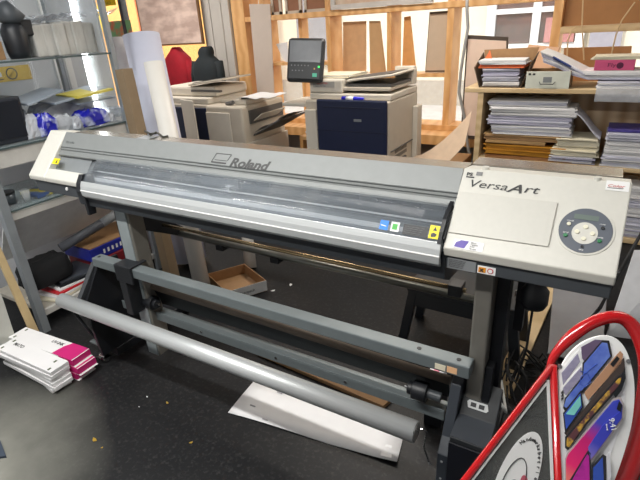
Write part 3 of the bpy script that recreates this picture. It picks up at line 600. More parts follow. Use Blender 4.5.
# open bin with papers
x0, x1 = at(483, 85, y=2.85).x, at(520, 85, y=2.85).x
bn_ = thing('document_bin', ((x0+x1)/2, 2.9, zt), 'dark open cardboard document bin full of papers on top of the shelf', 'bin')
zt2 = zt+.002; hb = .25
MB().box(x0-.01, x1+.01, 2.78, 3.06, zt+.001, zt+.008).build('bin_base', cardd, bn_)
MB().hexa([(x0-.01, 2.78, zt2), (x0-.01, 3.06, zt2), (x0-.06, 3.06, zt+hb), (x0-.06, 2.78, zt+hb*.62)], (-.006, 0, 0)).build('bin_side', cardd, bn_)
MB().hexa([(x1+.01, 2.78, zt2), (x1+.01, 3.06, zt2), (x1+.08, 3.06, zt+hb), (x1+.08, 2.78, zt+hb*.8)], (.006, 0, 0)).build('bin_side', cardd, bn_)
MB().hexa([(x0-.015, 3.06, zt2), (x1+.015, 3.06, zt2), (x1+.08, 3.06, zt+hb+.03), (x0-.06, 3.06, zt+hb+.02)], (0, .006, 0)).build('bin_back', card, bn_)
zz = zt+.009
for k, (h, mm, lab) in enumerate(((.035, paper, 'lowest white bundle in the dark document bin'), (.035, paper2, 'white bundle second from bottom in the document bin'), (.03, paper4, 'grey-lilac bundle third from bottom in the document bin'), (.022, paper2, 'thin white bundle just below the orange folder'), (.022, orange, 'orange folder lying on the bundles in the document bin'), (.035, paper, 'topmost white papers on the orange folder in the bin'))):
    ex_ = (-.0, -.0, 0, 0, -.035, -.035)[k]
    bundle(x0+.005+ex_, x1-.005-ex_, 2.79, 3.04, zz, zz+h, mm, lab, n=max(2, int(h/.01)), cat='papers' if k != 4 else 'folder', nm='paper_stack' if k != 4 else 'paper_folder'); zz += h+.004
p = at(489, 45, y=2.95); slab([(p.x-.03, 2.97, zz-.01), (p.x+.03, 2.97, zz-.01), (p.x+.005, 2.98, zz+.06)], .003, 'divider_tab', orange, 'pointed orange divider sticking up behind the papers in the bin', 'divider')
# white drawer box
bx0, bx1 = at(524.5, 82, y=2.7).x, at(569, 82, y=2.7).x
wb = thing('drawer_box', ((bx0+bx1)/2, 2.8, zt), 'small pale grey-green drawer box with metal handle on the shelf top', 'box')
y0 = 2.752; MB().box(bx0, bx1, y0, y0+.006, zt+.001, zt+.125).build('front_panel', mat('pale grey green card', (206, 208, 194), .6), wb, .002)
MB().box(bx0, bx1, y0+.25, y0+.256, zt+.001, zt+.125).build('back_panel', card, wb); MB().box(bx0, bx0+.006, y0+.006, y0+.25, zt+.001, zt+.125).build('side_panel', card, wb)
MB().box(bx1-.006, bx1, y0+.006, y0+.25, zt+.001, zt+.125).build('side_panel', card, wb); MB().box(bx0+.006, bx1-.006, y0+.006, y0+.25, zt+.001, zt+.09).build('contents', mat('brown contents', (110, 70, 50), .7, c2=(190, 160, 130), scale=40), wb)
xm = (bx0+bx1)/2
MB().tube([(xm-.055, y0, zt+.05), (xm-.05, y0-.01, zt+.045), (xm-.045, y0-.012, zt+.035), (xm+.045, y0-.012, zt+.035), (xm+.05, y0-.01, zt+.045), (xm+.055, y0, zt+.05)], .004, n=6).build('handle', steel, wb)
MB().box(xm-.03, xm+.03, y0-.002, y0-.0005, zt+.045, zt+.085).build('label_holder', grey_l, wb)
for a_ in (.015, .045): MB().box(bx0+a_, bx0+a_+.018, y0-.0015, y0-.0003, zt+.098, zt+.113).build('print_mark', ink, wb)
# curved magazine slope and pile on the right
g_ = []
pts = [(541, 51), (556, 57), (570, 64), (585, 73), (600, 79), (620, 81), (642, 80)]
b = MB()
for j in range(6):
    g_ = []
    for (u, v) in pts:
        q_ = at(u, v+2.0*j, y=2.82); zq = max(q_.z, zt+.058+.0095*(6-j)); g_.append([(q_.x+.004*j, 2.80+random.uniform(-.01, .01), zq), (q_.x+.01+.004*j, 3.10, zq+.005)])
    b.sheet(g_, .008, P_[j % 3])
tag(b.build('magazine_stack'), 'thick white sagging stack of brochures bridging drawer box and paper pile', 'papers')
for (u0, v0, u1, v1, mm, lab, nm) in ((597, 82, 640, 92, [paper, paper2], 'low white bundle on the shelf edge under the sagging brochures', 'paper_stack'),
        ):
    X0, X1, Y_, _, Z0, Z1 = pbox(u0, v0, u1, v1, 2.76, .3); bundle(X0, X1+.15, 2.77, 3.05, zt+.002, max(Z1, zt+.05), mm, lab)
q0 = at(594, 70, y=2.84); q1 = at(636, 60, y=2.84)
pk = tag(MB().box(q0.x, q1.x, 2.80, 3.02, q0.z, q1.z+.005).build('flyer_box', pinkb, None, .003), 'dusty pink box of flyers on the pile at the shelf right end', 'box')
text('Flyer', (q0.x+.08, 2.7995, q0.z+.025), XD, (0, 0, 1), .035, mat('dark pink print', (90, 20, 60), .6), pk, 'box_lettering', sx=1.4)
disc((q1.x-.09, 2.7995, (q0.z+q1.z)/2), XD, (0, 0, 1), .022, -.001, 20).build('box_emblem', MC['dark pink print'], pk)
q2 = at(594, 79, y=2.84).z
bundle(q0.x-.06, q1.x+.1, 2.79, 3.04, q2+.003, q0.z-.002, [paper, paper2], 'white bundle directly below the dusty pink flyer box')
bundle(q0.x-.02, q1.x+.18, 2.80, 3.05, q1.z+.007, q1.z+.03, [paper3], 'cream papers on top of the dusty pink flyer box', n=3)
tag(MB().tube([at(553, 57, y=2.79), at(571, 67, y=2.79)], .008, n=8).build('pen', mat('blue pen', (40, 60, 120), .4)), 'dark blue pen lying on the sloping white brochures', 'pen')
# plastic sleeve hanging
X0, X1, Y_, _, Z0, Z1 = pbox(595, 90, 642, 102, 2.735, .01)
g_ = [[(X0+(X1+.1-X0)*i/8, 2.735+.004*math.sin(i*2), Z1+.015-(Z1+.015-Z0)*j/3) for j in range(4)] for i in range(9)]
for r_ in g_: r_[0] = (r_[0][0], 2.80, zt+.0020); r_[1] = (r_[1][0], 2.738, zt+.0015)
b = MB(); vs = [Vector(p) for r_ in g_ for p in r_]; b.add(vs+[p-Vector((0, .002, 0)) for p in vs], [(i*4+j, i*4+j+1, (i+1)*4+j+1, (i+1)*4+j) for i in range(8) for j in range(3)]+[(36+i*4+j, 36+(i+1)*4+j, 36+(i+1)*4+j+1, 36+i*4+j+1) for i in range(8) for j in range(3)])
plas = mat('crinkled clear plastic', (200, 204, 210), .12, alpha=.42, var=.1, scale=20, bump=.8)
tag(b.build('plastic_sleeve', plas, smooth=True), 'crinkled clear plastic sleeve hanging over the shelf edge at right', 'sleeve')
# compartment piles: columns of bundles
def column(u0, u1, vt, vb, y, specs, base, grp, dep=.3):
    X0 = at(u0, (vt+vb)/2, y=y).x; X1 = at(u1, (vt+vb)/2, y=y).x; Zt = at((u0+u1)/2, vt, y=y).z
    tot = sum(s_[0] for s_ in specs); z = base+.002; H = Zt-base
    for fr_, mm, l0, l1, lab in specs:
        h = H*fr_/tot; l0 = max(l0, -.01)+(.035 if u0 == 482 else 0); bundle(X0+l0, X1+l1, y, y+dep, z, z+h-.003, mm, lab, grp if lab.startswith('~') else None); z += h
column(482, 578, 101, 160, 2.78, [
    (.05, [woodd], 0, -.02, 'flat reddish brown board at the bottom of the left paper pile in the shelf'),
    (.17, [ochre], .0, -.05, 'thick ochre padded envelope below the manila envelopes in the shelf'),
    (.07, [manila], 0, -.22, 'lower brown manila envelopes bundle in the left shelf pile'),
    (.09, [manila, card], -.01, -.1, 'upper brown manila envelopes bundle in the left shelf pile'),
    (.14, [paper, paper2], .04, -.05, 'white bundle resting on the manila envelopes'),
    (.14, [paper2, paper4], .0, -.06, 'lilac-white bundle midway up the left shelf pile'),
    (.14, [paper], .02, -.03, 'thick white bundle second from the top in the left shelf pile'),
    (.09, [paper2, paper], -.03, -.11, 'topmost loose white bundle in the left shelf pile')], z1, 'x')
column(552, 598, 139, 165, 2.765, [(.3, [paper4, paper], -.03, -.02, 'lowest white bundle in the middle shelf pile'), (.35, [paper3], .0, .0, 'cream coloured bundle in the middle shelf pile'), (.35, [paper3, paper], .02, -.01, 'topmost pale bundle in the middle shelf pile beside the purple book')], z1, 'x')
column(604, 655, 133, 166, 2.77, [(.35, [paper2, paper], 0, .05, 'lowest white bundle beneath the purple covered book'), (.35, [paper], .01, .05, 'middle white bundle beneath the purple covered book'), (.25, [paper2], 0, .05, 'upper white bundle right beneath the purple covered book')], z1, 'x')
q0 = at(606, 140, y=2.77); zpb = at(630, 133, y=2.77).z
bk = MB().box(q0.x+.0, q0.x+.42, 2.77, 3.05, zpb+.002, zpb+.02).build('book', mat('purple cover', (60, 50, 120), .4, c2=(96, 90, 170), scale=8), None, .002); tag(bk, 'purple covered book lying flat on the right shelf pile', 'book')
column(600, 660, 186, 236, 2.775, [(.2, [paper4, paper], .0, .05, 'lowest bundle on the bottom shelf behind the control panel'), (.2, [paper2], .02, .05, 'second bundle from the bottom on the lowest shelf'), (.2, [paper], 0, .05, 'third bundle from the bottom on the lowest shelf'), (.2, [paper2, paper], .01, .05, 'fourth bundle from the bottom on the lowest shelf'), (.2, [paper], .03, .05, 'topmost bundle on the lowest shelf')], max(.05, z2), 'x')
g_ = [[(at(575+25*i/6, 118+22*i/6, y=2.80).x, 2.77+.28*j/2, at(575+25*i/6, 112+26*i/6, y=2.80).z+.01*math.sin(i)) for j in range(3)] for i in range(7)]
tag(MB().sheet(g_, .006, paper2).build('loose_papers'), 'curling white sheets drooping from the left pile onto the middle pile', 'papers')
# panels behind shelf
def panel(pts, y, t, nm, m, lab, cat='board', dy=0., edge=None, to=None):
    """board standing or leaning: bottom points get pulled forward by dy"""
    q_ = [at(u, v, y=y) for u, v in pts]; zs = [p.z for p in q_]; lo, hi = min(zs), max(zs)
    vs = [Vector((p.x, y-dy*(hi-p.z)/(hi-lo+1e-6), p.z)) for p in q_]
    if to is not None:
        for p in vs:
            if p.z < (lo+hi)/2: p.z = to
    if edge is None: o = MB().hexa(vs, (0, t, 0)).build(nm, m, None, .001); return tag(o, lab, cat)
    c = sum(vs, Vector())/len(vs); root = thing(nm, (c.x, c.y, min(p.z for p in vs)), lab, cat)
    MB().hexa(vs, (0, t, 0)).build('frame', edge, root, .001)
    MB().hexa([c+(p-c)*.93-Vector((0, .003, 0)) for p in vs], (0, .0025, 0)).build('picture', m, root)
    return root
pinkw = mat('pinkish primed board', (222, 196, 178), .7, var=.04)
panel([(467, 35), (508, 37), (508, 128), (461, 128)], 3.34, .02, 'framed_board', pinkw, 'tall pinkish board with dark edge standing behind the paper bin', 'board', edge=mat('dark edge', (70, 58, 48), .6), to=.62)
slab([at(508, 84, y=3.2), at(545, 84, y=3.2), at(560, 48, y=3.4), at(529, 45, y=3.4)], .01, 'wrapping_board', mat('peach wrapping', (214, 170, 136), .7, var=.05), 'peach coloured board leaning behind the drawer box', 'board')
# ------------------------------------------------------------------ BOARDS IN THE WINDOW BAYS
kraft = mat('kraft board', (192, 154, 110), .7, var=.05)
zsh = 1.1855
panel([(343, 22), (366, 21), (366, 70), (343, 72)], 3.80, .012, 'canvas_board', mat('tan board back', (206, 162, 118), .7), 'wide tan board standing in the window bay behind the copier feeder', to=zsh)
panel([(369, 21), (380, 21), (386, 70), (370, 70)], 3.79, .012, 'canvas_board', kraft, 'narrow khaki tapering board beside the wide tan board in the window', to=zsh)
panel([(404, 17), (410, 16), (416, 70), (402, 70)], 3.78, .02, 'canvas_board', mat('orange lit board', (222, 160, 96), .7), 'thin orange-brown board leaning in the middle window bay', to=zsh+.01)
panel([(429.5, 12), (450, 10.5), (448.5, 71), (425, 73)], 3.74, .012, 'canvas_board', mat('greige board', (198, 176, 152), .7, var=.03), 'greige panel leaning beside the tall window post', to=zsh+.01, edge=mat('dark slim edge', (100, 84, 66), .7))
panel([(249, 4), (270, 4), (272, 85), (256, 85)], 3.64, .012, 'canvas_board', mat('pale grey beige board', (200, 186, 174), .7, var=.02), 'tall pale beige panel standing left of the first window bay', to=.63)
panel([(276, 44), (287, 42), (289, 63), (284, 61)], 3.72, .01, 'leaflet', paper, 'small white leaflet leaning on the ledge behind the copier screen', 'leaflet')
panel([(566, -40), (660, -50), (660, 20), (561, 23)], 3.75, .015, 'hardboard_sheet', mat('dark brown hardboard', (172, 122, 74), .6, var=.05), 'large brown hardboard sheet above the pale rail at the right window', to=1.577)
panel([(564, 48), (632, 46), (632, 75), (564, 75)], 3.66, .015, 'hardboard_sheet', MC['dark brown hardboard'], 'low wide brown hardboard sheet behind the brochures on the shelf', to=.95)
for (us, lab) in (([(567, 58), (568, 40), (572, 30), (577, 26)], 'thin cord hanging at the left of the low hardboard sheet'), ([(584, 60), (583, 40), (582, 28), (583, 0)], 'thin cord hanging straight in front of the large hardboard'), ([(611, 56), (616, 35), (622, 20), (635, 2)], 'thin pale cord curving up across the large hardboard')):
    tag(MB().tube([at(u, v, y=3.60) for u, v in us], .006, n=5).build('cord', mat('pale cord', (206, 180, 140), .6)), lab, 'cord')
tag(MB().tube([at(u, v, y=3.30+.0) for u, v in ((467, -10), (467, 10), (468, 28), (465, 45), (461, 70), (459, 92), (464, 115), (467, 140), (470, 160), (474, 185), (482, 215), (488, 245))], .014, n=8).build('power_cable', cableg, smooth=True), 'grey cable hanging down beside the right window post to the floor', 'cable')
# frames on the top rail
zr = 1.846
for i, (u0, u1, mm, lab) in enumerate(((271, 281, pinkw, 'small square frame at the left of the rail above the copier screen'), (285, 301, pinkw, 'middle square frame on the rail above the copier screen'), (304, 328, pinkw, 'widest brown backed frame on the rail above the copier screen'))):
    X0 = at(u0, 10, y=3.68).x; X1 = at(u1, 10, y=3.68).x
    t_ = thing('picture_frame', ((X0+X1)/2, 3.7, zr), lab, 'frame')
    MB().box(X0, X1, 3.70, 3.715, zr, zr+.38).build('backing', mat('reddish brown back', (146, 100, 72), .7), t_)
    f_ = MB()
    for bx in ((X0, X0+.03, zr, zr+.38), (X1-.03, X1, zr, zr+.38), (X0, X1, zr, zr+.03), (X0, X1, zr+.35, zr+.38)): f_.box(bx[0], bx[1], 3.685, 3.70, bx[2], bx[3])
    f_.build('frame', mat('pale frame', (196, 182, 164), .6), t_)
X0 = at(330, 8, y=3.6).x; X1 = at(432, 4, y=3.6).x
t_ = thing('canvas_tray', ((X0+X1)/2, 3.6, zr), 'wide pale frame resting on the window rail above the copier', 'frame')
MB().box(X0, X1, 3.61, 3.65, zr+.002, zr+.05).build('frame', mat('grey white frame', (196, 190, 184), .6), t_, .003); MB().box(X0, X0+.05, 3.61, 3.65, zr+.051, zr+.5).build('frame_side', MC['grey white frame'], t_)
MB().box(X0+.05, X1, 3.64, 3.655, zr+.051, zr+.5).build('picture', mat('sepia print', (186, 150, 122), .6, c2=(214, 196, 176), scale=5), t_)
# ------------------------------------------------------------------ POSTER, SIGNS AND JACKETS LEFT BACK
pq = [at(u, v, y=3.5) for u, v in ((200, 0), (203.5, 44), (143, 40.5), (135, 0))]
top = .45
pq = [Vector((pq[1].x, 3.5, pq[1].z+.9)), pq[1], Vector((pq[2].x, 3.5, pq[1].z)), Vector((pq[2].x, 3.5, pq[1].z+.9))]
po = thing('framed_poster', (pq[1].x-.5, 3.5, pq[1].z), 'large framed sepia abstract poster hanging above the left copier', 'poster')
MB().hexa(pq, (0, .03, 0)).build('frame', mat('brown frame', (118, 84, 54), .5), po)
c = sum(pq, Vector())/4
MB().hexa([Vector((c.x+(p.x-c.x)*.955, 3.496, c.z+(p.z-c.z)*.955)) for p in pq], (0, .003, 0)).build('print', mat('sepia swirl print', (186, 160, 148), .35, c2=(224, 200, 186), scale=3.5, thr=(.42, .62), stretch=(1, 1, 2.2)), po)
MB().tube([(c.x, 3.51, pq[0].z), (c.x, 3.52, 2.8)], .004).build('hanging_wire', steel, po)
# things on the shop window: stickers
def winsticker(u0, v0, u1, v1, m, lab, nm='window_sticker', y=3.852):
    a_ = at(u0, v0, y=y); b_ = at(u1, v1, y=y); o = MB().box(a_.x, b_.x, y, y+.004, b_.z, a_.z).build(nm, m); tag(o, lab, 'sticker'); return o, a_, b_
lum = mat('yellow sticker', (246, 206, 30), .6)
o, a_, b_ = winsticker(202, -10, 211, 22, lum, 'tall yellow sticker on the shop window right of the poster')
text('TOP', (a_.x+.02, 3.8515, b_.z+.2), XD, (0, 0, 1), .09, red_l, o); text('50', (a_.x+.02, 3.8515, b_.z+.08), XD, (0, 0, 1), .09, red_l, o)
winsticker(204, 24, 209, 36, mat('red sticker', (216, 60, 50), .6), 'small red sticker on the shop window under the yellow one')
winsticker(208, 40, 219, 60, mat('collage sticker', (220, 190, 150), .6, c2=(190, 60, 50), scale=9, thr=(.45, .6)), 'red and cream patterned sticker low on the shop window by the column')
winsticker(104, 22, 134, 40, mat('colour collage', (120, 170, 120), .6, c2=(220, 110, 80), scale=7, thr=(.45, .6)), 'green and red patterned sticker on the window behind the white rolls')
orw = mat('orange shop facade', (242, 178, 100), .8, var=.06)
ow = thing('shop_front', (-9.5, 7.0, -.02), 'orange and yellow shop front seen through the left window', 'building')
MB().box(-14, -6.6, 7.6, 7.8, -.02, 5).build('wall', orw, ow); MB().box(-13, -10.6, 7.5, 7.59, 1.9, 2.5).build('sign_board', lum, ow); MB().box(-9.2, -8.7, 7.5, 7.59, 0, 2.6).build('door_panel', mat('orange door', (210, 110, 50), .6), ow)
sgn, a_, b_ = winsticker(103, -4, 116, 5, lum, 'yellow lettered sticker high on the window by the cabinet')
for k in range(2): text('SALE', (a_.x+.02, 3.8515, b_.z+.02+.07*k), XD, (0, 0, 1), .06, ink, sgn)
def loft(rings, m, nm, parent=None, n=20):
    """stack of ellipses (cx, cy, cz, rx, ry)"""
    b = MB(); vs = []; fs = []
    for cx, cy, cz, rx, ry in rings:
        for k in range(n):
            a__ = 2*PI*k/n; vs.append((cx+rx*math.copysign(abs(math.cos(a__))**.8, math.cos(a__)), cy+ry*math.copysign(abs(math.sin(a__))**.8, math.sin(a__)), cz))
    for i in range(len(rings)-1):
        for k in range(n): fs.append((i*n+k, i*n+(k+1) % n, (i+1)*n+(k+1) % n, (i+1)*n+k))
    fs += [list(range(n)), [(len(rings)-1)*n+k for k in range(n)]]
    return b.add(vs, fs).build(nm, m, parent, smooth=True)
def jacket(u, vtop, ush, m, lab, hood, nm, y=3.2):
    c_ = at(u, vtop, y=y); t = thing(nm, (c_.x, y, 0), lab, 'jacket'); z = c_.z; x = c_.x; s_ = .20
    rg = [(x, y, z-.62, s_*1.0, .12), (x, y, z-.45, s_*1.02, .12), (x, y, z-.22, s_*1.1, .12), (x, y, z-.14, s_*1.02, .11), (x, y, z-.09, s_*.72, .09), (x, y, z-.05, s_*.45, .08)]
    if hood: rg = [(q_[0], q_[1], q_[2]-.06, q_[3], q_[4]) for q_ in rg]+[(x-.0, y, z-.07, .10, .08), (x+.01, y, z-.03, .085, .07), (x+.02, y, z-.005, .06, .05)]
    else: rg += [(x, y, z-.02, .075, .06), (x, y, z, .05, .045)]
    loft(rg, m, 'body', t)
    for sg in (-1, 1): MB().tube([(x+sg*s_*.85, y, z-.18), (x+sg*s_*1.05, y-.02, z-.32), (x+sg*s_*1.05, y-.04, z-.6)], [.06, .05, .045], n=12).build('sleeve', m, t, smooth=True)
    MB().tube([(x, y, 0), (x, y, z-.6)], .02).build('stand', blackp, t)
jacket(176, 47, 0, mat('red jacket fabric', (166, 20, 38), .8, var=.2, scale=6), 'red jacket on a stand below the framed poster', False, 'red_jacket', y=3.62)
jacket(205, 46, 0, mat('black jacket fabric', (22, 30, 34), .85, var=.2), 'black hooded jacket beside the red jacket near the column', True, 'hooded_jacket')
# ------------------------------------------------------------------ CENTRE COPIER
cx0, cx1, cy0, cy1, cz = -1.12, -.33, 2.28, 2.95, 1.115
co = thing('office_copier', ((cx0+cx1)/2, (cy0+cy1)/2, 0), 'beige multifunction copier with navy front and tilted screen', 'copier')
MB().box(cx0, cx1, cy0, cy1, .04, cz).build('body', copw, co, .015)
MB().box(cx0+.13, cx1-.005, cy0-.03, cy0-.001, .50, cz+.012).build('navy_door', navy, co, .012)
MB().box(cx0+.20, cx1-.06, cy0-.036, cy0-.031, cz-.055, cz-.045).build('door_groove', mat('navy seam', (12, 18, 44), .5), co, .001)
MB().box(cx0+.13, cx1-.01, cy0-.033, cy0-.0305, .865, .872).build('door_seam', mat('navy seam', (12, 18, 44), .5), co)
MB().box(cx0+.13, cx1-.01, cy0-.026, cy0-.001, .06, .48).build('paper_drawer', copw2, co, .01)
MB().box(cx1-.30, cx1-.23, cy0-.0325, cy0-.0302, .955, .975).build('badge', grey_l, co)
MB().box(cx0, cx0+.12, cy0-.02, cy0-.001, .3, cz-.08).build('front_panel', copw2, co, .006)
MB().box(cx1-.10, cx1-.09, cy0-.004, cy0-.0, .5, 1.0).build('seam', cgrey, co)
# right flank vents
for r_ in range(2):
    for i in range(10): MB().box(cx1, cx1+.003, 2.42+.028*i, 2.436+.028*i, .62+.045*r_, .65+.045*r_).build('vent', mat('vent shadow', (120, 112, 102), .7), co)
MB().box(cx1, cx1+.012, 2.32, 2.93, .70, .706).build('flank_seam', cgrey, co); MB().box(cx1, cx1+.02, 2.45, 2.65, .55, .60).build('flank_handle', cgrey, co, .003)
MB().box(cx1+.0005, cx1+.05, cy1-.13, cy1-.01, .04, 1.0).build('rear_cover', copw2, co, .008)
sc = MB().box(cx0+.02, cx1-.0, cy0+.05, cy1-.01, cz+.001, cz+.05).build('scanner', copw2, co, .01)
# feeder
fd = MB().box(cx0+.02, cx0+.34, cy0+.06, cy1-.03, cz+.052, cz+.165).build('document_feeder', copw2, co, .015)
MB().box(cx0+.06, cx0+.27, cy0+.052, cy0+.0595, cz+.10, cz+.15).build('name_plate', mat('plate', (170, 166, 160), .5), fd)
text('PROSYSTEM', (cx0+.10, cy0+.051, cz+.127), XD, (0, 0, 1), .020, red_l, fd, 'plate_lettering'); text('Telefon 0721 3351', (cx0+.08, cy0+.051, cz+.107), XD, (0, 0, 1), .014, ink, fd, 'plate_lettering')
MB().box(cx0+.341, cx1-.02, cy0+.08, cy1-.05, cz+.072, cz+.10).build('platen_cover', copw, sc if False else co, .006)
MB().hexa([(cx0+.36, cy0+.10, cz+.14), (cx1-.0, cy0+.10, cz+.185), (cx1-.0, cy1-.10, cz+.185), (cx0+.36, cy1-.10, cz+.14)], (0, 0, .018)).build('input_tray', copw2, co, .006)
MB().hexa([(cx0+.38, cy0+.13, cz+.160), (cx1-.04, cy0+.13, cz+.201), (cx1-.04, cy1-.14, cz+.201), (cx0+.38, cy1-.14, cz+.160)], (0, 0, .004)).build('tray_floor', cgrey, co)
MB().hexa([(cx0+.35, cy0+.10, cz+.104), (cx1-.02, cy0+.10, cz+.104), (cx1-.02, cy1-.10, cz+.104), (cx0+.35, cy1-.10, cz+.104)], (0, 0, .02)).build('output_well', cgrey, co)
MB().box(cx1-.06, cx1-.0, cy1-.12, cy1-.03, cz+.07, cz+.20).build('hinge_tower', copw2, co, .01)
MB().box(cx1-.19, cx1-.005, cy1-.09, cy1-.03, cz+.07, cz+.22).build('tray_side', copw2, co, .008)
# side ledge and screen
MB().box(cx0-.25, cx0-.001, cy0+.0, cy0+.40, cz-.06, cz-.03).build('side_ledge', copw2, co, .008)
MB().box(cx0-.25, cx0-.22, cy0+.02, cy0+.35, .3, cz-.061).build('ledge_leg', cgrey, co) if False else None
scx = at(303, 59, y=2.25).x; zc = at(303, 59, y=2.25).z
MB().tube([(scx, cy0+.12, cz-.035), (scx-.0, cy0+.12, zc-.06)], .035, n=16).build('screen_arm', copw2, co, smooth=True)
R = Matrix.Rotation(math.radians(-14), 3, 'X') @ Matrix.Rotation(math.radians(14), 3, 'Z')
def sbox(x0, x1, y0, y1, z0, z1, nm, m, par, bev=0):
    c_ = Vector((scx, cy0, zc)); vs = [c_+R @ Vector((x, y, z)) for z in (z0, z1) for y in (y0, y1) for x in (x0, x1)]
    return MB().add(vs, [(0, 2, 3, 1), (4, 5, 7, 6), (0, 1, 5, 4), (2, 6, 7, 3), (0, 4, 6, 2), (1, 3, 7, 5)]).build(nm, m, par, bev)
s1 = sbox(-.165, .165, 0, .06, -.19, .17, 'touch_screen', mat('dark screen housing', (44, 46, 48), .4), co, .03)
sbox(-.14, .14, -.004, -.0005, -.03, .145, 'display', mat('grey display', (92, 94, 98), .25), s1, .004)
for i in range(6): sbox(-.12+.03*i, -.112+.03*i, -.003, -.0005, -.058, -.050, 'key', grey_l, s1)
for i in range(4): sbox(-.11+.03*i, -.102+.03*i, -.003, -.0005, -.10, -.092, 'key', grey_l, s1)
sbox(.085, .095, -.003, -.0005, -.085, -.072, 'amber_key', mat('amber', (220, 170, 90), .4), s1); sbox(.12, .135, -.003, -.0005, -.07, -.055, 'status_light', mat('green lamp', (60, 220, 90), .4, emit=1.5), s1)
sbox(.075, .115, -.004, -.0005, -.145, -.115, 'start_key', mat('teal key', (80, 180, 150), .4), s1, .006)
# paper on the feeder, marker
zf_ = cz+.167
bundle(cx0+.0, cx0+.36, cy0+.14, cy0+.50, zf_, zf_+.022, [paper, paper3], 'thin stack of white sheets lying on top of the central copier feeder', n=4)
mk = thing('marker_bottle', (cx0+.47, cy0-.0, cz), 'bright blue tube lying on the navy front edge of the central copier', 'bottle')
MB().tube([(cx0+.36, cy0+.02, cz+.018), (cx0+.50, cy0+.02, cz+.018), (cx0+.56, cy0+.02, cz+.018)], [.017, .017, .010], n=14).build('bottle_body', mat('bright blue plastic', (40, 40, 200), .3), mk, smooth=True)
MB().tube([(cx0+.40, cy0+.02, cz+.018), (cx0+.47, cy0+.02, cz+.018)], .0175, n=14).build('bottle_label', white_l, mk, smooth=True)
# ------------------------------------------------------------------ LEFT COPIER WITH FINISHER
fx0, fx1, fy0, fy1, fz = at(204, 100, y=2.25).x, at(241, 106, y=2.25).x, 2.25, 2.95, at(238, 107, y=2.25).z
lcx0 = fx0-.75
lp = thing('finisher_copier', ((lcx0+fx1)/2, 2.6, 0), 'beige production copier with finisher unit and navy front, left of the central copier', 'copier')
MB().box(fx0, fx1, fy0, fy1, .03, fz).build('finisher', copw, lp, .02)
MB().box(fx0+.005, fx1-.15, fy0-.012, fy0-.001, .10, fz-.06).build('finisher_door', copw2, lp, .006)
MB().box(lcx0, fx0-.005, fy0+.05, fy1, .03, fz+.0).build('body', copw, lp, .012)
MB().box(lcx0+.05, fx0-.012, fy0+.02, fy0+.049, .1, fz-.03).build('navy_front', navy, lp, .006)
X0, X1, *_r5, Z1_ = pbox(182, 99, 203, 140, 2.18, .02)
MB().hexa([(X0, 2.20, .2), (X1-.05, 2.12, .2), (X1-.05, 2.12, Z1_-.01), (X0, 2.20, Z1_-.01)], (0, .02, 0)).build('open_door', copw2, lp, .005)
MB().box(lcx0+.02, fx0-.01, fy0+.06, fy1-.02, fz+.001, fz+.06).build('scanner', copw2, lp, .01)
f2 = MB().box(lcx0+.05, fx0+.02, fy0+.16, fy1-.03, fz+.062, fz+.16).build('document_feeder', copw2, lp, .02)
MB().hexa([(lcx0+.42, fy0+.14, fz+.165), (fx0+.16, fy0+.14, fz+.225), (fx0+.16, fy1-.12, fz+.225), (lcx0+.42, fy1-.12, fz+.165)], (0, 0, .02)).build('input_tray', copw, lp, .005)
MB().box(lcx0+.45, fx0+.10, fy0+.14, fy0+.17, fz+.11, fz+.13).build('feeder_slot', cgrey, lp)
MB().hexa([(lcx0+.45, fy0+.18, fz+.188), (fx0+.10, fy0+.18, fz+.232), (fx0+.10, fy1-.16, fz+.232), (lcx0+.45, fy1-.16, fz+.188)], (0, 0, .008)).build('tray_floor', cgrey, lp)
# finisher top trays and side output tray
MB().box(fx0+.30, fx1-.02, fy0+.10, fy1-.08, fz+.001, fz+.05).build('top_tray', copw2, lp, .01)
MB().box(fx0+.34, fx1-.06, fy0+.16, fy1-.14, fz+.051, fz+.06).build('tray_floor', cgrey, lp, .002)
MB().box(fx0+.03, fx0+.28, fy0+.2, fy1-.2, fz+.001, fz+.03).build('cover_plate', copw2, lp, .006)
MB().tube([(fx0+.22, fy0+.08, fz+.01), (fx0+.32, fy0+.06, fz+.03)], .02, n=8).build('tray_latch', cgrey, lp)
MB().box(fx1-.001, fx1+.012, fy0+.10, fy1-.04, fz-.18, fz-.05).build('side_slot', cgrey, lp)
MB().box(fx1+.001, fx1+.03, fy0+.02, fy1, .04, fz-.35).build('side_panel', copw2, lp, .006)
MB().hexa([(fx1+.013, fy0+.12, fz-.30), (fx1+.34, fy0+.12, fz-.14), (fx1+.34, fy1-.10, fz-.14), (fx1+.013, fy1-.10, fz-.30)], (0, 0, .016)).build('side_tray', cgrey, lp, .004)
MB().hexa([(fx1+.013, fy0+.15, fz-.16), (fx1+.12, fy0+.15, fz-.09), (fx1+.12, fy1-.14, fz-.09), (fx1+.013, fy1-.14, fz-.16)], (0, 0, .012)).build('upper_tray', copw2, lp, .004)
random.seed(5)
g_ = [[(fx1+.03+.33*i/5, fy0+.13+.44*j/4, fz-.272+.160*i/5+.012*math.sin(i*1.3+j)+.012) for j in range(5)] for i in range(6)]
tag(MB().sheet(g_, .004).build('printed_sheet', mat('greyscale print', (110, 104, 100), .5, c2=(214, 210, 206), scale=8, thr=(.42, .58))), 'large black and white printed sheet in the left copier output tray', 'print')
g_ = [[(fx0+.34+.4*i/5, fy0+.08+.3*j/4, fz+.062+.02*abs(math.sin(i*1.1))+.01*j/4) for j in range(5)] for i in range(6)]
tag(MB().sheet(g_, .003, paper).build('loose_sheet'), 'loose white sheet curling on top of the finisher', 'paper')
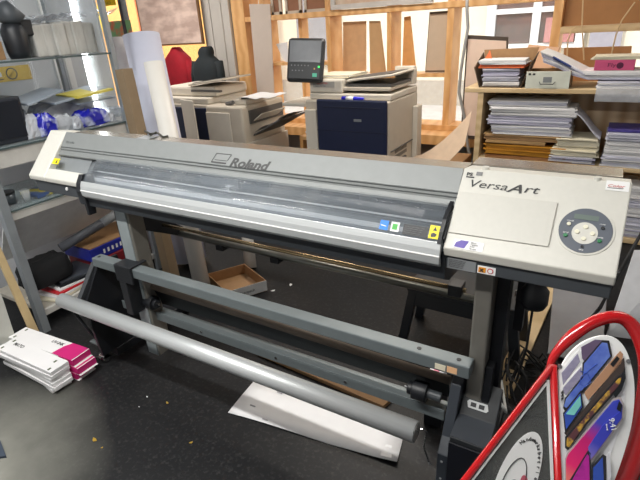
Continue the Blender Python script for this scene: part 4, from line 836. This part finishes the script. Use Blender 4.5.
# low wooden counter under back windows with oddments between the copiers
ct = MB().box(-1.62, -1.13, 2.9, 3.35, .60, .64).box(-1.62, -1.58, 2.9, 3.35, 0, .60).box(-1.17, -1.13, 2.9, 3.35, 0, .60).build('side_table', wood, None, .003); tag(ct, 'low pine table between the two copiers under the window', 'table')
bundle(-1.56, -1.2, 2.95, 3.25, .641, .70, [paper, paper2], 'stack of white sheets on the low pine table between the copiers')
g_ = [[(.0+.62*i/6-.1, 2.75+.55*j/3, .62+.55*(i/6)**2) for j in range(4)] for i in range(7)]
b_ = at(455, 165, y=2.6); 
g_ = []
for i in range(8):
    t = i/7; u = 412+(470-412)*t; v = 158-(158-112)*t**1.5; q_ = at(u, v, y=2.75)
    g_.append([(q_.x, 2.75-.1, q_.z-.25), (q_.x, 2.75, q_.z-.10), (q_.x, 2.80, q_.z)])
tag(MB().sheet(g_, .004, mat('peach paper sheet', (216, 190, 164), .6)).build('curled_sheet'), 'large peach sheet curving up between copier and shelf unit', 'paper')
tag(MB().box(-.25, .12, 2.9, 3.25, 0, .50).build('carton_box', card, None, .005), 'brown carton on the floor between copier and shelf unit', 'box')
# ------------------------------------------------------------------ GLASS CABINET LEFT
KX, KB, KY0, KY1 = -1.70, -2.30, -.09, .86
cab = thing('display_cabinet', (-2.0, .4, 0), 'grey metal framed glass display cabinet behind the printer left end', 'cabinet')
post = mat('grey aluminium profile', (150, 156, 160), .4, .4)
for (x, y, w__) in ((KX, KY0, .05), (KX, KY1, .035), (KB, KY0, .035), (KB, KY1, .035)):
    MB().box(x-w__/2, x+w__/2, y-w__/2, y+w__/2, 0, 2.3).build('post', post, cab, .003)
ga, gb = KY0+.026, KY1-.018
for z0, z1_ in ((1.06, 1.165), (.755, .80), (.10, .14)):
    MB().box(KX-.02, KX+.005, ga, gb, z0, z1_).build('rail', mat('warm grey rail', (186, 184, 178), .5), cab, .002)
for z_ in (1.615, 1.17, .818):
    MB().box(KB+.02, KX+.012, ga, gb, z_-.008, z_).build('shelf', mat('glass shelf', (150, 168, 170), .06, alpha=.35), cab)
    MB().box(KX+.0125, KX+.016, ga, gb, z_-.009, z_+.001).build('shelf_edge', mat('dark shelf edge', (70, 84, 84), .3), cab)
MB().box(KB+.02, KX-.021, ga, gb, .115, .14).build('base_board', mat('beige base', (170, 164, 152), .6), cab)
MB().box(KB-.006, KB+.004, ga, gb, 1.175, 2.28).build('glass_panel', glass, cab); MB().box(KB+.02, KX-.02, KY1+.004, KY1+.010, 1.0, 2.28).build('glass_panel', glass, cab)
MB().box(KX+.016, KX+.020, ga, gb, 1.20, 2.28).build('glass_door', glass, cab) if False else None
MB().hexa([(KX-.10, ga, .745), (KX-.10, gb, .745), (KX-.32, gb, .42), (KX-.32, ga, .42)], (-.01, 0, 0)).build('sloped_panel', mat('pale sloped panel', (226, 228, 228), .6), cab)
MB().box(KX-.55, KX-.04, KY1-.10, KY1-.02, 0, .10).build('plinth', cgrey, cab)
glow = mat('led strip', (255, 255, 255), .3, emit=9.)
MB().box(-1.98, -1.93, KY1-.028, KY1-.019, 1.19, 2.27).build('bright_strip', glow, cab)  # glowing white strip upright along the far side panel
MB().box(KB+.03, KX-.05, KY1-.018, KY1-.010, 1.62, 2.2).build('reflector', mat('frosted', (190, 196, 200), .5, alpha=.4), cab)
# window-like white frame and sign on wall behind
struct('trim_3', MB().box(-2.499, -2.48, .93, .97, 1.0, 2.8).box(-2.499, -2.48, 1.02, 1.07, 1.0, 2.8), white_l)
sg = MB().box(-2.499, -2.492, .42, .74, 1.46, 1.56).build('warning_sign', mat('amber sign', (214, 178, 50), .6), None, .002); tag(sg, 'yellow warning sign on the wall behind the cabinet glass shelf', 'sign')
text('i', (-2.491, .70, 1.48), (0, -1, 0), (0, 0, 1), .07, ink, sg) if False else None
disc((-2.4915, .60, 1.51), (0, 1, 0), (0, 0, 1), .04, .001, 24).build('sign_ring', MC['dark grey print'], sg); disc((-2.4905, .60, 1.51), (0, 1, 0), (0, 0, 1), .032, .001, 24).build('sign_ring', MC['amber sign'], sg)
MB().box(-2.4915, -2.4905, .46, .53, 1.495, 1.525).build('sign_mark', white_l, sg); MB().box(-2.4915, -2.4905, .455, .535, 1.475, 1.482).build('sign_mark', ink, sg)
MB().box(-2.491, -2.4895, .57, .63, 1.506, 1.514, R=Matrix.Rotation(.8, 3, 'X')).build('sign_bar', ink, sg)
# contents of the cabinet -- upper shelf z=1.617
zu = 1.617
def cabp(u, v, x=-1.85): return at(u, v, x=x)
p = cabp(22, 60); jug = thing('black_jug', (-1.85, p.y, zu), 'black plastic funnel topped bottle on the cabinet upper shelf', 'bottle')
yb_ = p.y-.0
MB().tube([(-1.85, yb_, zu+.001), (-1.85, yb_, zu+.04), (-1.85, yb_, zu+.15), (-1.85, yb_, zu+.19)], [.055, .065, .07, .05], n=24).build('bottle_body', blackp, jug, smooth=True)
MB().tube([(-1.85, yb_, zu+.18), (-1.85, yb_+.01, zu+.22), (-1.85, yb_-.02, zu+.30)], [.04, .075, .03], n=20).build('funnel', darkp, jug, smooth=True)
MB().box(-1.89, -1.81, yb_+.03, yb_+.10, zu+.12, zu+.21).build('spout', blackp, jug, .01)
a_ = cabp(34, 58); b_ = cabp(104, 40)
for i in range(7):
    y_ = a_.y+.01+(b_.y-a_.y-.14)*i/6; t_ = .02
    o = MB().box(-2.15, -1.80+random.uniform(-.015, .015), y_, y_+.078, zu+.001, zu+.19+random.uniform(-.012, .012), R=Matrix.Rotation(random.uniform(-.05, .03), 3, 'X')).build('wrapped_panel', mat('crinkled film wrap', (150, 148, 142), .22, var=.12, scale=9, bump=.9, c2=(186, 184, 178), stretch=(1, 1.6, .5)), None, .008)
    tag(o, 'grey board in crinkled clear wrap, upright in the row on the upper cabinet shelf', 'packet', 'wrapped boards on the upper cabinet shelf')
o = MB().box(-2.1, -1.85, ga+.05, yb_-.085, zu+.001, zu+.10).build('small_carton', card, None, .004); tag(o, 'brown carton at the left edge of the cabinet upper shelf', 'box')
for i in range(6):
    y_ = a_.y+.05+.1*i; g_ = [[(-2.05+.2*j/3, y_+.13*k/3, zu+.215+.008*i+.02*math.sin(j*2+k+i)) for k in range(4)] for j in range(4)]
    o = MB().sheet(g_, .003).build('plastic_bag', plas, smooth=True); tag(o, 'crumpled clear bag lying on the row of wrapped boards', 'bag', 'clear bags on the wrapped boards')
# middle shelf z=1.172
zm = 1.172
tablet = thing('dark_monitor', (-1.95, .02, zm), 'dark flat box at the left edge of the middle cabinet shelf', 'box')
q_ = cabp(18, 95, -1.8); MB().box(-2.1, -1.75, ga+.0, q_.y-.02, zm+.001, q_.z).build('case', mat('dark case', (38, 42, 50), .35), tablet, .01); MB().box(-1.749, -1.745, ga+.01, q_.y-.04, zm+.03, q_.z-.02).build('case_front', mat('darker pane', (24, 28, 36), .2), tablet)
bluep = mat('blue film packet', (30, 34, 160), .25, c2=(176, 182, 206), scale=10, thr=(.52, .62), bump=.6); plasw = mat('cloudy plastic', (196, 200, 206), .2, alpha=.75, var=.15, scale=14, bump=.9)
lb = ['blue printed packet at the left of the middle cabinet shelf', 'cloudy packet between the two blue packets on the middle shelf', 'large blue printed packet at the right of the cabinet shelf pile', 'cloudy plastic bag at the left of the middle shelf', 'cloudy plastic bag behind the blue packets', 'cloudy plastic bag near the glowing cabinet strip']
lb += ['flat cloudy bag filling the gap beside the big blue packet', 'cloudy bag standing next to the dark box on the middle shelf', 'thin cloudy bag at the far right end of the middle shelf']
def crumple(cx, cy, z0, sx_, sy_, h, m, amp, seed):
    rnd = random.Random(seed); n = 22; rings = []
    b = MB(); vs = []; fs = []
    lev = [(0, .92), (.08, 1.0), (.35, 1.04), (.65, .98), (.88, .86), (1., .55)]
    for t_, k_ in lev:
        for k in range(n):
            a__ = 2*PI*k/n; ca, sa = math.cos(a__), math.sin(a__); rr2 = k_*(1+rnd.uniform(-amp, amp))
            e_ = 1/max(abs(ca), abs(sa))**.8
            vs.append((cx+sx_*ca*rr2*e_, cy+sy_*sa*rr2*e_, z0+h*t_*(1+rnd.uniform(-amp, amp)*.8 if t_ > .1 else 1)))
    for i in range(len(lev)-1):
        for k in range(n): fs.append((i*n+k, i*n+(k+1) % n, (i+1)*n+(k+1) % n, (i+1)*n+k))
    fs += [list(range(n)), [(len(lev)-1)*n+k for k in range(n)]]
    return b.add(vs, fs)
for i, (u, w__, xx, sx_, h, m_) in enumerate(((42, .06, -1.78, .05, .13, bluep), (60, .065, -1.80, .05, .10, plasw), (90, .11, -1.79, .06, .105, bluep), (27, .06, -1.80, .06, .13, plasw), (64, .20, -1.95, .09, .17, plasw), (106, .05, -1.80, .06, .055, plasw), (73, .035, -1.78, .05, .08, plasw), (22, .03, -1.93, .06, .15, plasw), (112, .05, -1.95, .07, .07, plasw))):
    q_ = at(u, 118, x=xx); o = crumple(xx, q_.y, zm+.002, sx_, w__, h, m_, .10, i).build('plastic_packet', m_); tag(o, lb[i], 'packet')
q_ = at(70, 97, x=-1.8); r__ = at(106, 90, x=-1.8)
tag(MB().hexa([(-1.95, q_.y, q_.z), (-1.72, q_.y, q_.z-.01), (-1.72, r__.y, r__.z), (-1.95, r__.y, r__.z+.01)], (0, 0, .014)).build('yellow_folder', mat('yellow card', (206, 192, 84), .6)), 'yellow folder lying across the blue packets in the cabinet', 'folder')
for i, (u, v, u2, v2) in enumerate(((48, 103, 100, 88), (20, 104, 56, 90), (72, 103, 108, 97))):
    q_ = at(u, v, x=-1.84); r__ = at(u2, v2, x=-1.84)
    tag(MB().hexa([(-2.0, q_.y, q_.z), (-1.76, q_.y, q_.z-.01), (-1.76, r__.y, r__.z-.004), (-2.0, r__.y, r__.z+.004)], (0, 0, .01)).build('clear_sleeve', mat('grey blue sleeve', (150, 160, 172), .3, var=.1)), ('long grey sleeve under the yellow folder in the cabinet', 'pale sleeve at the left of the middle shelf pile', 'short grey sleeve right below the yellow folder')[i], 'sleeve')
for i in range(3):
    q_ = at(30+6*i, 120-3*i, x=-1.75); tag(MB().tube([(-1.76, q_.y, zm+.001), (-1.78, q_.y+.01, zm+.10)], .006, n=6).build('marker_pen', [mat('orange pen', (220, 110, 60), .4), blackp, mat('teal pen', (60, 150, 160), .4)][i]), ('orange', 'black', 'teal')[i]+' pen standing in the left plastic packet on the middle shelf', 'pen')
# lower shelf z=.82: mug and glass
zl = .820
q_ = at(9, 203, x=-1.82); mg = thing('tape_drum', (-1.84, q_.y, zl), 'dark grey round tin on the lower cabinet shelf at left', 'tin')
MB().tube([(-1.84, q_.y, zl+.001), (-1.84, q_.y, zl+.06), (-1.84, q_.y, zl+.062)], [.05, .055, .05], n=24).build('tin_body', mat('pewter', (96, 104, 110), .3, .5), mg, smooth=True); MB().tube([(-1.84, q_.y, zl+.063), (-1.84, q_.y, zl+.075)], .056, n=24).build('lid', blackp, mg)
q_ = at(24, 200, x=-1.78); gl = MB().tube([(-1.78, q_.y+.02, zl+.001), (-1.78, q_.y+.02, zl+.07)], [.02, .028], n=16).build('drinking_glass', mat('thin glass', (200, 206, 208), .1, alpha=.4), None, smooth=True); tag(gl, 'small clear glass beside the grey tin on the lower cabinet shelf', 'glass')
q_ = at(25, 172, x=-1.85); tag(MB().box(-1.95, -1.75, q_.y-.02, q_.y+.10, zl+.001, zl+.02).build('card_stack', mat('yellow blue card', (170, 160, 60), .5, c2=(60, 80, 120), scale=12, thr=(.45, .55))), 'yellow and blue card packet on the lower cabinet shelf', 'cards')
# bottom compartment z=.142
zb0 = .142
def cb_loft(y, x, sy, sx_, h, m, nm, lab, cat, z=zb0):
    rg = [(x, y, z+.001, sx_, sy), (x, y, z+h*.35, sx_*1.08, sy*1.08), (x, y+.01, z+h*.7, sx_*.9, sy*.9), (x-.01, y+.02, z+h*.93, sx_*.6, sy*.6), (x-.01, y+.02, z+h, sx_*.25, sy*.25)]
    return tag(loft(rg, m, nm), lab, cat)
fan = [(paper3, 'cream magazine at the bottom of the cabinet floor pile'), (paper, 'white magazine above the cream one in the cabinet floor pile'), (red_l, 'red covered magazine in the cabinet floor pile'), (paper, 'white sheets above the red magazine in the cabinet'), (blackp, 'black covered folder in the cabinet floor pile'), (mat('slate folder', (58, 62, 68), .5), 'slate grey folder on top of the cabinet floor pile')]
for i, (mm, lab) in enumerate(fan):
    R = Matrix.Rotation(.25-.1*i, 3, 'Z'); z = zb0+.002+.016*i
    o = MB().box(-1.99, -1.72, .0+.03*i, .34+.02*i, z, z+.014, R=R).build('magazine', mm, None, .001); tag(o, lab, 'magazine')
bgm = mat('black bag fabric', (10, 11, 14), .85, var=.2, bump=.5, scale=9)
tag(crumple(-1.86, .10, zb0+.10, .10, .15, .17, bgm, .07, 4).build('black_bag', bgm, smooth=True), 'soft black bag on the magazines at the cabinet bottom', 'bag')
bx = thing('blue_box', (-1.88, .60, zb0), 'blue cardboard box with white lettering at the cabinet bottom right', 'box')
zbx = zb0+.16
o = MB().box(-2.05, -1.72, .38, .82, zb0+.001, zb0+.135).build('red_folder_box', mat('deep red box', (120, 26, 34), .5), None, .004); tag(o, 'deep red flat box under the blue box in the cabinet', 'box')
MB().box(-2.05, -1.735, .36, .82, zb0+.137, zb0+.225).build('box_body', mat('royal blue card', (32, 40, 140), .5), bx, .003); MB().box(-2.04, -1.745, .37, .81, zb0+.226, zb0+.232).build('box_top', card, bx)
for i in range(9): MB().box(-1.7346, -1.7335, .46+.035*i, .475+.035*i, zb0+.165, zb0+.195).build('box_letter', white_l, bx)
p0 = at(60, 240, x=-1.86); p1 = at(110, 218, x=-1.78)
p0 = at(60, 236, x=-1.86)
tb = thing('mailing_tube', p0, 'grey tube lying diagonally above the blue box behind the left printer leg', 'tube')
MB().tube([(-1.86, p0.y-.02, zb0+.275), (-1.78, p1.y, p1.z+.0)], .033, n=24).build('tube_body', mat('dark grey tube', (84, 86, 92), .45), tb, smooth=True)
q0_ = Vector((-1.86, p0.y-.02, zb0+.275)); q1_ = Vector((-1.78, p1.y, p1.z)); dd = (q1_-q0_).normalized()
MB().tube([q1_-dd*.07, q1_+dd*.06], .0335, n=24).build('tube_end', grey_l, tb, smooth=True)
# board and wood strip left in front of the cabinet
slab([at(-12, 240, x=-1.655), at(30, 334, x=-1.64), at(39, 334, x=-1.64), at(-8, 232, x=-1.655)], .02, 'wooden_strip', mat('yellow pine strip', (200, 176, 132), .6), 'narrow pine strip leaning at the lower left against the cabinet', 'strip')
slab([at(-30, 262, x=-1.66), at(0, 290, x=-1.63), at(18, 345, x=-1.62), at(-30, 380, x=-1.62)], .015, 'white_board', mat('dusty white board', (186, 186, 178), .7, var=.06), 'dusty white board leaning at the left edge behind the cartons', 'board')
# ------------------------------------------------------------------ RED SIGN BOTTOM RIGHT
T = at(553, 365, d=.80); F1 = at(558, 480, d=.80); L1 = at(465, 480, d=.80); Rr = at(640, 440, d=.78)
FB = T+(F1-T)*((T.z-.03)/(T.z-F1.z))
LB = T+(L1-T)*((T.z-.03)/(T.z-L1.z))*.93
sgb = thing('pavement_sign', (FB.x, FB.y, 0), 'red tubular framed phone repair sign at the lower right corner', 'sign')
pn_ = (F1-T).cross(Rr-T).normalized(); 
if pn_.dot(Vector(CAM)-T) < 0: pn_ = -pn_
ln_ = (F1-T).cross(L1-T).normalized()
if ln_.dot(Vector(CAM)-T) < 0: ln_ = -ln_
def rp(u, v, h=0.): return on(u, v, T+pn_*h, tuple(pn_))
def lpn(u, v, h=0.): return on(u, v, T+ln_*h, tuple(ln_))
# red fold bar, sloping bar, ring tube
MB().tube([T, FB], .0062, n=14).build('fold_bar', redp, sgb, smooth=True)
MB().tube([lpn(552, 366), LB], .0058, n=14).build('side_bar', redp, sgb, smooth=True)
def smooth_path(P_, k=5):
    o_ = []; n_ = len(P_)
    for i in range(n_-1):
        a_, b_, c_, d_ = P_[max(i-1, 0)], P_[i], P_[i+1], P_[min(i+2, n_-1)]
        for j in range(k):
            t = j/k; o_.append(tuple(.5*(2*b_[q]+(c_[q]-a_[q])*t+(2*a_[q]-5*b_[q]+4*c_[q]-d_[q])*t*t+(-a_[q]+3*b_[q]-3*c_[q]+d_[q])*t**3) for q in range(len(b_))))
    return o_+[tuple(P_[-1])]
ring = [(549, 372), (552, 360), (560, 348), (572, 336), (586, 326), (600, 319.5), (613, 317), (624, 319), (634, 328), (642, 343), (647, 362), (648, 385), (645, 410), (638, 438), (628, 465), (616, 490), (600, 520), (585, 548), (572, 575)]
rr_ = [.006, .008, .010, .0125, .0125, .0125, .0125, .013, .014, .015, .016, .018, .020, .022, .024, .024, .024, .022, .016]
MB().tube([rp(u, v, -.035) for u, v, q_ in smooth_path([(*a_, b_) for a_, b_ in zip(ring, rr_)])], [q_[2]*.86 for q_ in smooth_path([(*a_, b_) for a_, b_ in zip(ring, rr_)])], n=20).build('ring_tube', redp, sgb, smooth=True)
out = [(557.5, 371), (566, 356), (578, 344), (592, 337), (604, 335), (615, 338), (624, 348), (630, 364), (633, 382), (633, 402), (630, 425), (624, 448), (616, 472), (606, 496), (592, 522), (575, 550), (563, 560)]
pb = MB().hexa([rp(u, v, -.006) for u, v in smooth_path(out)], pn_*.005).build('poster_board', white_l, sgb, .0008)
def plate(pts, m, nm, h, par=pb, t=.0008): return MB().hexa([rp(u, v, h) for u, v in pts], pn_*t).build(nm, m, par)
# posters: pictured phones and tablets, flat prints on the board
inner = mat('pale print ground', (236, 236, 238), .35)
plate(smooth_path([(560, 373), (570, 360), (582, 350), (596, 343), (607, 343), (616, 350), (622, 362), (625, 380), (624, 405), (620, 425), (612, 450), (602, 476), (590, 505), (575, 530), (561, 545)]), inner, 'poster_print', -.0008)
body_ = mat('phone rim', (40, 40, 44), .3); lil = mat('lilac print', (128, 122, 150), .35, c2=(170, 166, 184), scale=60)
blu = mat('blue print', (62, 84, 176), .3, c2=(120, 146, 214), scale=30); tan_ = mat('copper print', (176, 134, 104), .3, var=.08)
gal = mat('dark brown print', (68, 58, 54), .3, var=.1); gold2 = mat('gold violet print', (200, 160, 60), .3, c2=(90, 56, 60), scale=70, thr=(.42, .55))
def grad(name, cols, vec):
    """a printed colour blend across the picture (object space)"""
    m = bpy.data.materials.new(name); m.use_nodes = True; nt = m.node_tree; N_ = nt.nodes
    tc = N_.new('ShaderNodeTexCoord'); dp = N_.new('ShaderNodeVectorMath'); dp.operation = 'DOT_PRODUCT'; dp.inputs[1].default_value = vec
    ad_ = N_.new('ShaderNodeMath'); ad_.operation = 'ADD'; ad_.inputs[1].default_value = .5; ramp = N_.new('ShaderNodeValToRGB')
    nt.links.new(tc.outputs['Object'], dp.inputs[0]); nt.links.new(dp.outputs['Value'], ad_.inputs[0]); nt.links.new(ad_.outputs[0], ramp.inputs[0])
    el = ramp.color_ramp.elements; el[0].color = (*lin(cols[0][1]), 1); el[0].position = cols[0][0]; el[1].color = (*lin(cols[-1][1]), 1); el[1].position = cols[-1][0]
    for p_, c_ in cols[1:-1]: e_ = el.new(p_); e_.color = (*lin(c_), 1)
    nt.links.new(ramp.outputs[0], N_['Principled BSDF'].inputs['Base Color']); N_['Principled BSDF'].inputs['Roughness'].default_value = .3; return m
plate([(560, 371), (579, 349), (582, 361), (562, 391)], white_l, 'tablet_picture', 0.); plate([(561.5, 373), (577.5, 353.5), (580, 361.5), (563, 385)], lil, 'tablet_screen', .0009)
plate([(561, 392), (562, 386), (582, 364), (584, 377), (565, 398)], white_l, 'tablet_picture', .0009); plate([(562.5, 391), (563.5, 387), (581, 367), (582.5, 376), (565.5, 395)], lil, 'tablet_screen', .0018)
for k_ in range(3): plate([(561, 392+3.2*k_), (563.2, 390+3.2*k_), (563.4, 392.2+3.2*k_), (561.2, 394.2+3.2*k_)], ink, 'tablet_mark', .0027)
plate([(582, 358), (581, 347), (595, 339.5), (602, 340), (584, 361)], mat('purple grey print', (100, 84, 110), .3), 'phone_picture', .0018)
plate([(563, 408), (565, 398), (582, 377), (582.5, 363), (602, 340), (609, 340.5), (612, 356), (583, 392), (565, 411)], body_, 'phone_rim', .0018)
plate([(564, 406), (566, 399), (583, 378), (584, 364), (602, 342.5), (607, 343), (610, 356), (582, 390), (566, 408)], blu, 'phone_screen', .0027)
MB().tube([rp(*q_, .0040) for q_ in ((580, 371), (588, 374), (591, 382), (585, 387), (580, 384), (581, 377), (588, 371), (597, 364))], .0006, n=6).build('line_art', mat('deep blue print', (50, 80, 170), .3), pb)
plate([(584, 393), (604, 369), (620, 351), (623, 354), (621, 363), (588, 400)], tan_, 'phone_picture', .0036)
plate([(610, 364), (617, 356), (619.5, 358.5), (613, 367)], blackp, 'camera_bump', .0045)
plate([(564, 433), (587, 405), (620, 361), (624, 357.5), (625, 370), (590, 412), (567, 436)], gal, 'phone_picture', .0036)
plate([(563, 413), (581, 390), (583.5, 407), (565, 433)], body_, 'tablet_picture', .0045); plate([(564.3, 414), (580.3, 393.5), (582, 406.5), (566, 429)], mat('deep blue print', (50, 80, 170), .3), 'tablet_screen', .0054)
plate([(566, 414), (580, 396), (581, 405), (574, 415)], mat('teal print', (120, 196, 190), .3, var=.2), 'screen_patch', .0063)
plate([(565, 448), (565, 437), (618, 376), (624.5, 371), (623.5, 383), (587, 424), (568, 450)], body_, 'phone_picture', .0045)
plate([(566.5, 446), (567, 438), (618, 379), (622, 377), (621.5, 382), (586, 422), (569, 447)], gold2, 'phone_screen', .0054)
plate([(624.5, 368), (625.5, 378), (621.5, 390), (615.5, 398), (613, 394), (620, 383)], blackp, 'phone_picture', .0063)
plate([(565, 459), (567, 453), (614, 398), (620.5, 396.5), (624, 404), (623, 419), (596, 456), (590, 465), (565, 486)], mat('pale phone rim', (170, 160, 160), .3), 'phone_rim', .0063)
X_ = rp(621, 403)-rp(567, 475); gv = X_.normalized()/(X_.length)*1.0
plate([(566, 460), (568, 454.5), (613, 401), (619, 399.5), (622.3, 405), (621.5, 418), (595, 454), (589, 462), (566, 484)], grad('phone screen blend', [(0., (240, 230, 225)), (.25, (240, 150, 110)), (.5, (226, 40, 110)), (.8, (190, 30, 110)), (1., (60, 70, 180))], (gv.x*.9, gv.y*.9, gv.z*.9)), 'phone_screen', .0072)
plate([(619, 401), (622.2, 405), (620.5, 412), (616.5, 409)], blackp, 'screen_notch', .0090)
plate([(590, 460), (588, 447), (603, 425), (621.5, 410), (621.3, 418), (595, 454)], grad('indigo to white blend', [(0., (236, 226, 230)), (.4, (120, 110, 190)), (.6, (60, 64, 176)), (1., (50, 60, 170))], (gv.x*1.3, gv.y*1.3, gv.z*1.3)), 'screen_patch', .0081)
text('9:41', rp(608.5, 418.5, .0095), rp(612.5, 433)-rp(608.8, 418.5), rp(616, 415)-rp(609.5, 419), .0125, white_l, pb, 'screen_clock')
text('Montag', rp(605.5, 424, .0095), rp(612.5, 433)-rp(608.8, 418.5), rp(616, 415)-rp(609.5, 419), .0035, white_l, pb, 'screen_clock')
plate([(566, 486), (588, 450), (590.5, 453), (592, 520), (566, 528)], body_, 'phone_picture', .0081); plate([(567.5, 488), (587.3, 454), (589, 456), (590, 515), (568, 522)], mat('magenta nebula print', (180, 40, 150), .3, c2=(50, 30, 90), scale=24, thr=(.4, .6)), 'phone_screen', .0090)
plate([(592, 480), (592, 466), (603, 454), (606, 456), (606, 492), (594, 512)], body_, 'phone_picture', .0081); plate([(593, 480), (593.3, 468), (602.5, 457.5), (604, 490), (595, 505)], mat('deep blue print', (50, 80, 170), .3), 'phone_screen', .0090)
plate([(606.5, 456), (609, 452), (611.5, 476), (607, 488)], mat('silver phone print', (200, 200, 206), .3), 'phone_picture', .0081)
for u, v in ((628, 361), (559.5, 366)):
    c_ = rp(u, v, -.0005); disc(c_, rp(u+3, v)-rp(u, v), rp(u, v-3)-rp(u, v), .0035, .002, 16).build('screw', steel, pb)
# transparent left pane with inner white lining and round sticker
i1, i2, i3 = lpn(549.5, 372, -.002), T+(FB-T)*.97, T+(LB-T)*.97
cc = (i1+i2+i3)/3
pane = MB().hexa([T+(FB-T)*.02, FB, LB], ln_*-.003).build('clear_pane', mat('smoky clear acrylic', (110, 112, 110), .12, alpha=.30, var=.05), sgb)
def strip(A, Bv, w_, inward, m, nm, par):
    d = (Bv-A).normalized(); i_ = (inward-d*inward.dot(d)).normalized(); MB().hexa([A+i_*.008, Bv+i_*.008, Bv+i_*(.008+w_), A+i_*(.008+w_)], ln_*.002).build(nm, m, par)
strip(T.lerp(FB, .02), FB, .0045, cc-T, white_l, 'lining', pane); strip(T.lerp(LB, .02), LB, .0030, cc-T, white_l, 'lining', pane)
# sticker: ellipse in picture = circle on pane
ec = [(512, 488)]
ax_u, ax_v = (531, 433), (0, 0)
C1 = lpn(517, 482, .001); 
ell = []
for k in range(40):
    a__ = 2*PI*k/40; u = 515+ (16*math.cos(a__))*1.0*1.18+ (math.sin(a__))*20; v = 484- 52*math.sin(a__)+ math.cos(a__)*6
    ell.append(lpn(u, v, .0012))
stk = MB().hexa(ell, ln_*.0006).build('round_sticker', white_l, sgb)
def epos(r_, a__): return lpn(515+r_*(18.9*math.cos(a__)+20*math.sin(a__)), 484-r_*52*math.sin(a__)+r_*6*math.cos(a__), .0021)
word = 'Handwerksbetrieb - 01'
for k, chx in enumerate(word):
    if chx == ' ': continue
    a__ = math.radians(122-7.6*k); P0 = epos(.83, a__); tx = epos(.83, a__-.02)-P0; ty = epos(.93, a__)-epos(.80, a__)
    text(chx, P0, tx, ty, .0085, ink, stk, 'sticker_letter', bold=.02)
def loop(cx_, cy_, rx, ry, m, nm, w_=.0009):
    MB().tube([lpn(cx_+rx*math.cos(t_/24*2*PI)+.35*ry*math.sin(t_/24*2*PI)*.9, cy_-ry*math.sin(t_/24*2*PI), .0022) for t_ in range(25)], w_, n=6).build(nm, m, stk)
loop(511, 490, 12, 32, ink, 'emblem_line'); loop(508, 500, 9, 20, ink, 'emblem_line')
MB().hexa([lpn(524+4*math.cos(t_/16*2*PI), 484-9*math.sin(t_/16*2*PI), .0022) for t_ in range(16)], ln_*.0005).build('emblem_dot', mat('muted red print', (186, 90, 104), .5), stk)
# ------------------------------------------------------------------ LIGHT
def fixture(x, y, L_, W2, power, col, lab, ax='x'):
    z = 2.74; t = thing('ceiling_light', (x, y, z), lab, 'light')
    lx, ly = (L_, W2) if ax == 'x' else (W2, L_)
    MB().box(x-lx/2-.03, x+lx/2+.03, y-ly/2-.03, y+ly/2+.03, z+.01, z+.059).build('housing', white_l, t, .005)
    MB().box(x-lx/2, x+lx/2, y-ly/2, y+ly/2, z-.0, z+.009).build('diffuser', mat('lamp diffuser', (255, 250, 240), .4, emit=3.), t)
    ld = bpy.data.lights.new('ceiling_lamp', 'AREA'); ld.shape = 'RECTANGLE'; ld.size = lx; ld.size_y = ly; ld.energy = power; ld.color = col
    lo = bpy.data.objects.new('ceiling_lamp', ld); COL.objects.link(lo); lo.location = (x, y, z-.02)
fixture(-.2, -1.22, 2.4, .10, 100, (1, .985, .95), 'ceiling light panel above the camera side of the printer')
fixture(-.2, 2.25, 1.5, .3, 46, (1, .93, .84), 'added unseen ceiling light panel behind the printer toward the window')  # unseen lamp added to brighten and warm the background
fixture(-1.35, -.35, 0.2, .9, 8, (.92, .96, 1), 'added unseen fill light panel in front of the glass cabinet')  # unseen fill lamp, added to lift the cabinet, cartons and left floor
fixture(-3.4, 2.2, 1.2, .3, 45, (1, .95, .9), 'added unseen fill light panel at the back left near the poster')  # extra lamp out of view, added because the poster came out too dark
fixture(1.9, 1.0, 1.2, .3, 10, (1, .96, .9), 'added unseen ceiling light panel over the control panel end')  # weak fill lamp out of view, added over the right end
W3 = bpy.data.worlds.new('world'); S.world = W3; W3.use_nodes = True
bg = W3.node_tree.nodes['Background']; bg.inputs[0].default_value = (.93, .96, 1, 1); bg.inputs[1].default_value = 2.6
sd = bpy.data.lights.new('sun', 'SUN'); sd.energy = 3.; sd.angle = .05; sd.color = (1, .95, .86); so = bpy.data.objects.new('sun', sd); COL.objects.link(so)
so.rotation_euler = Vector((.25, .75, -.85)).to_track_quat('-Z', 'Y').to_euler(); so.location = (0, 6, 8)
S.view_settings.view_transform = 'Standard'; S.view_settings.look = 'None'; S.view_settings.gamma = 1; S.view_settings.use_curve_mapping = False
S.view_settings.exposure = -.1
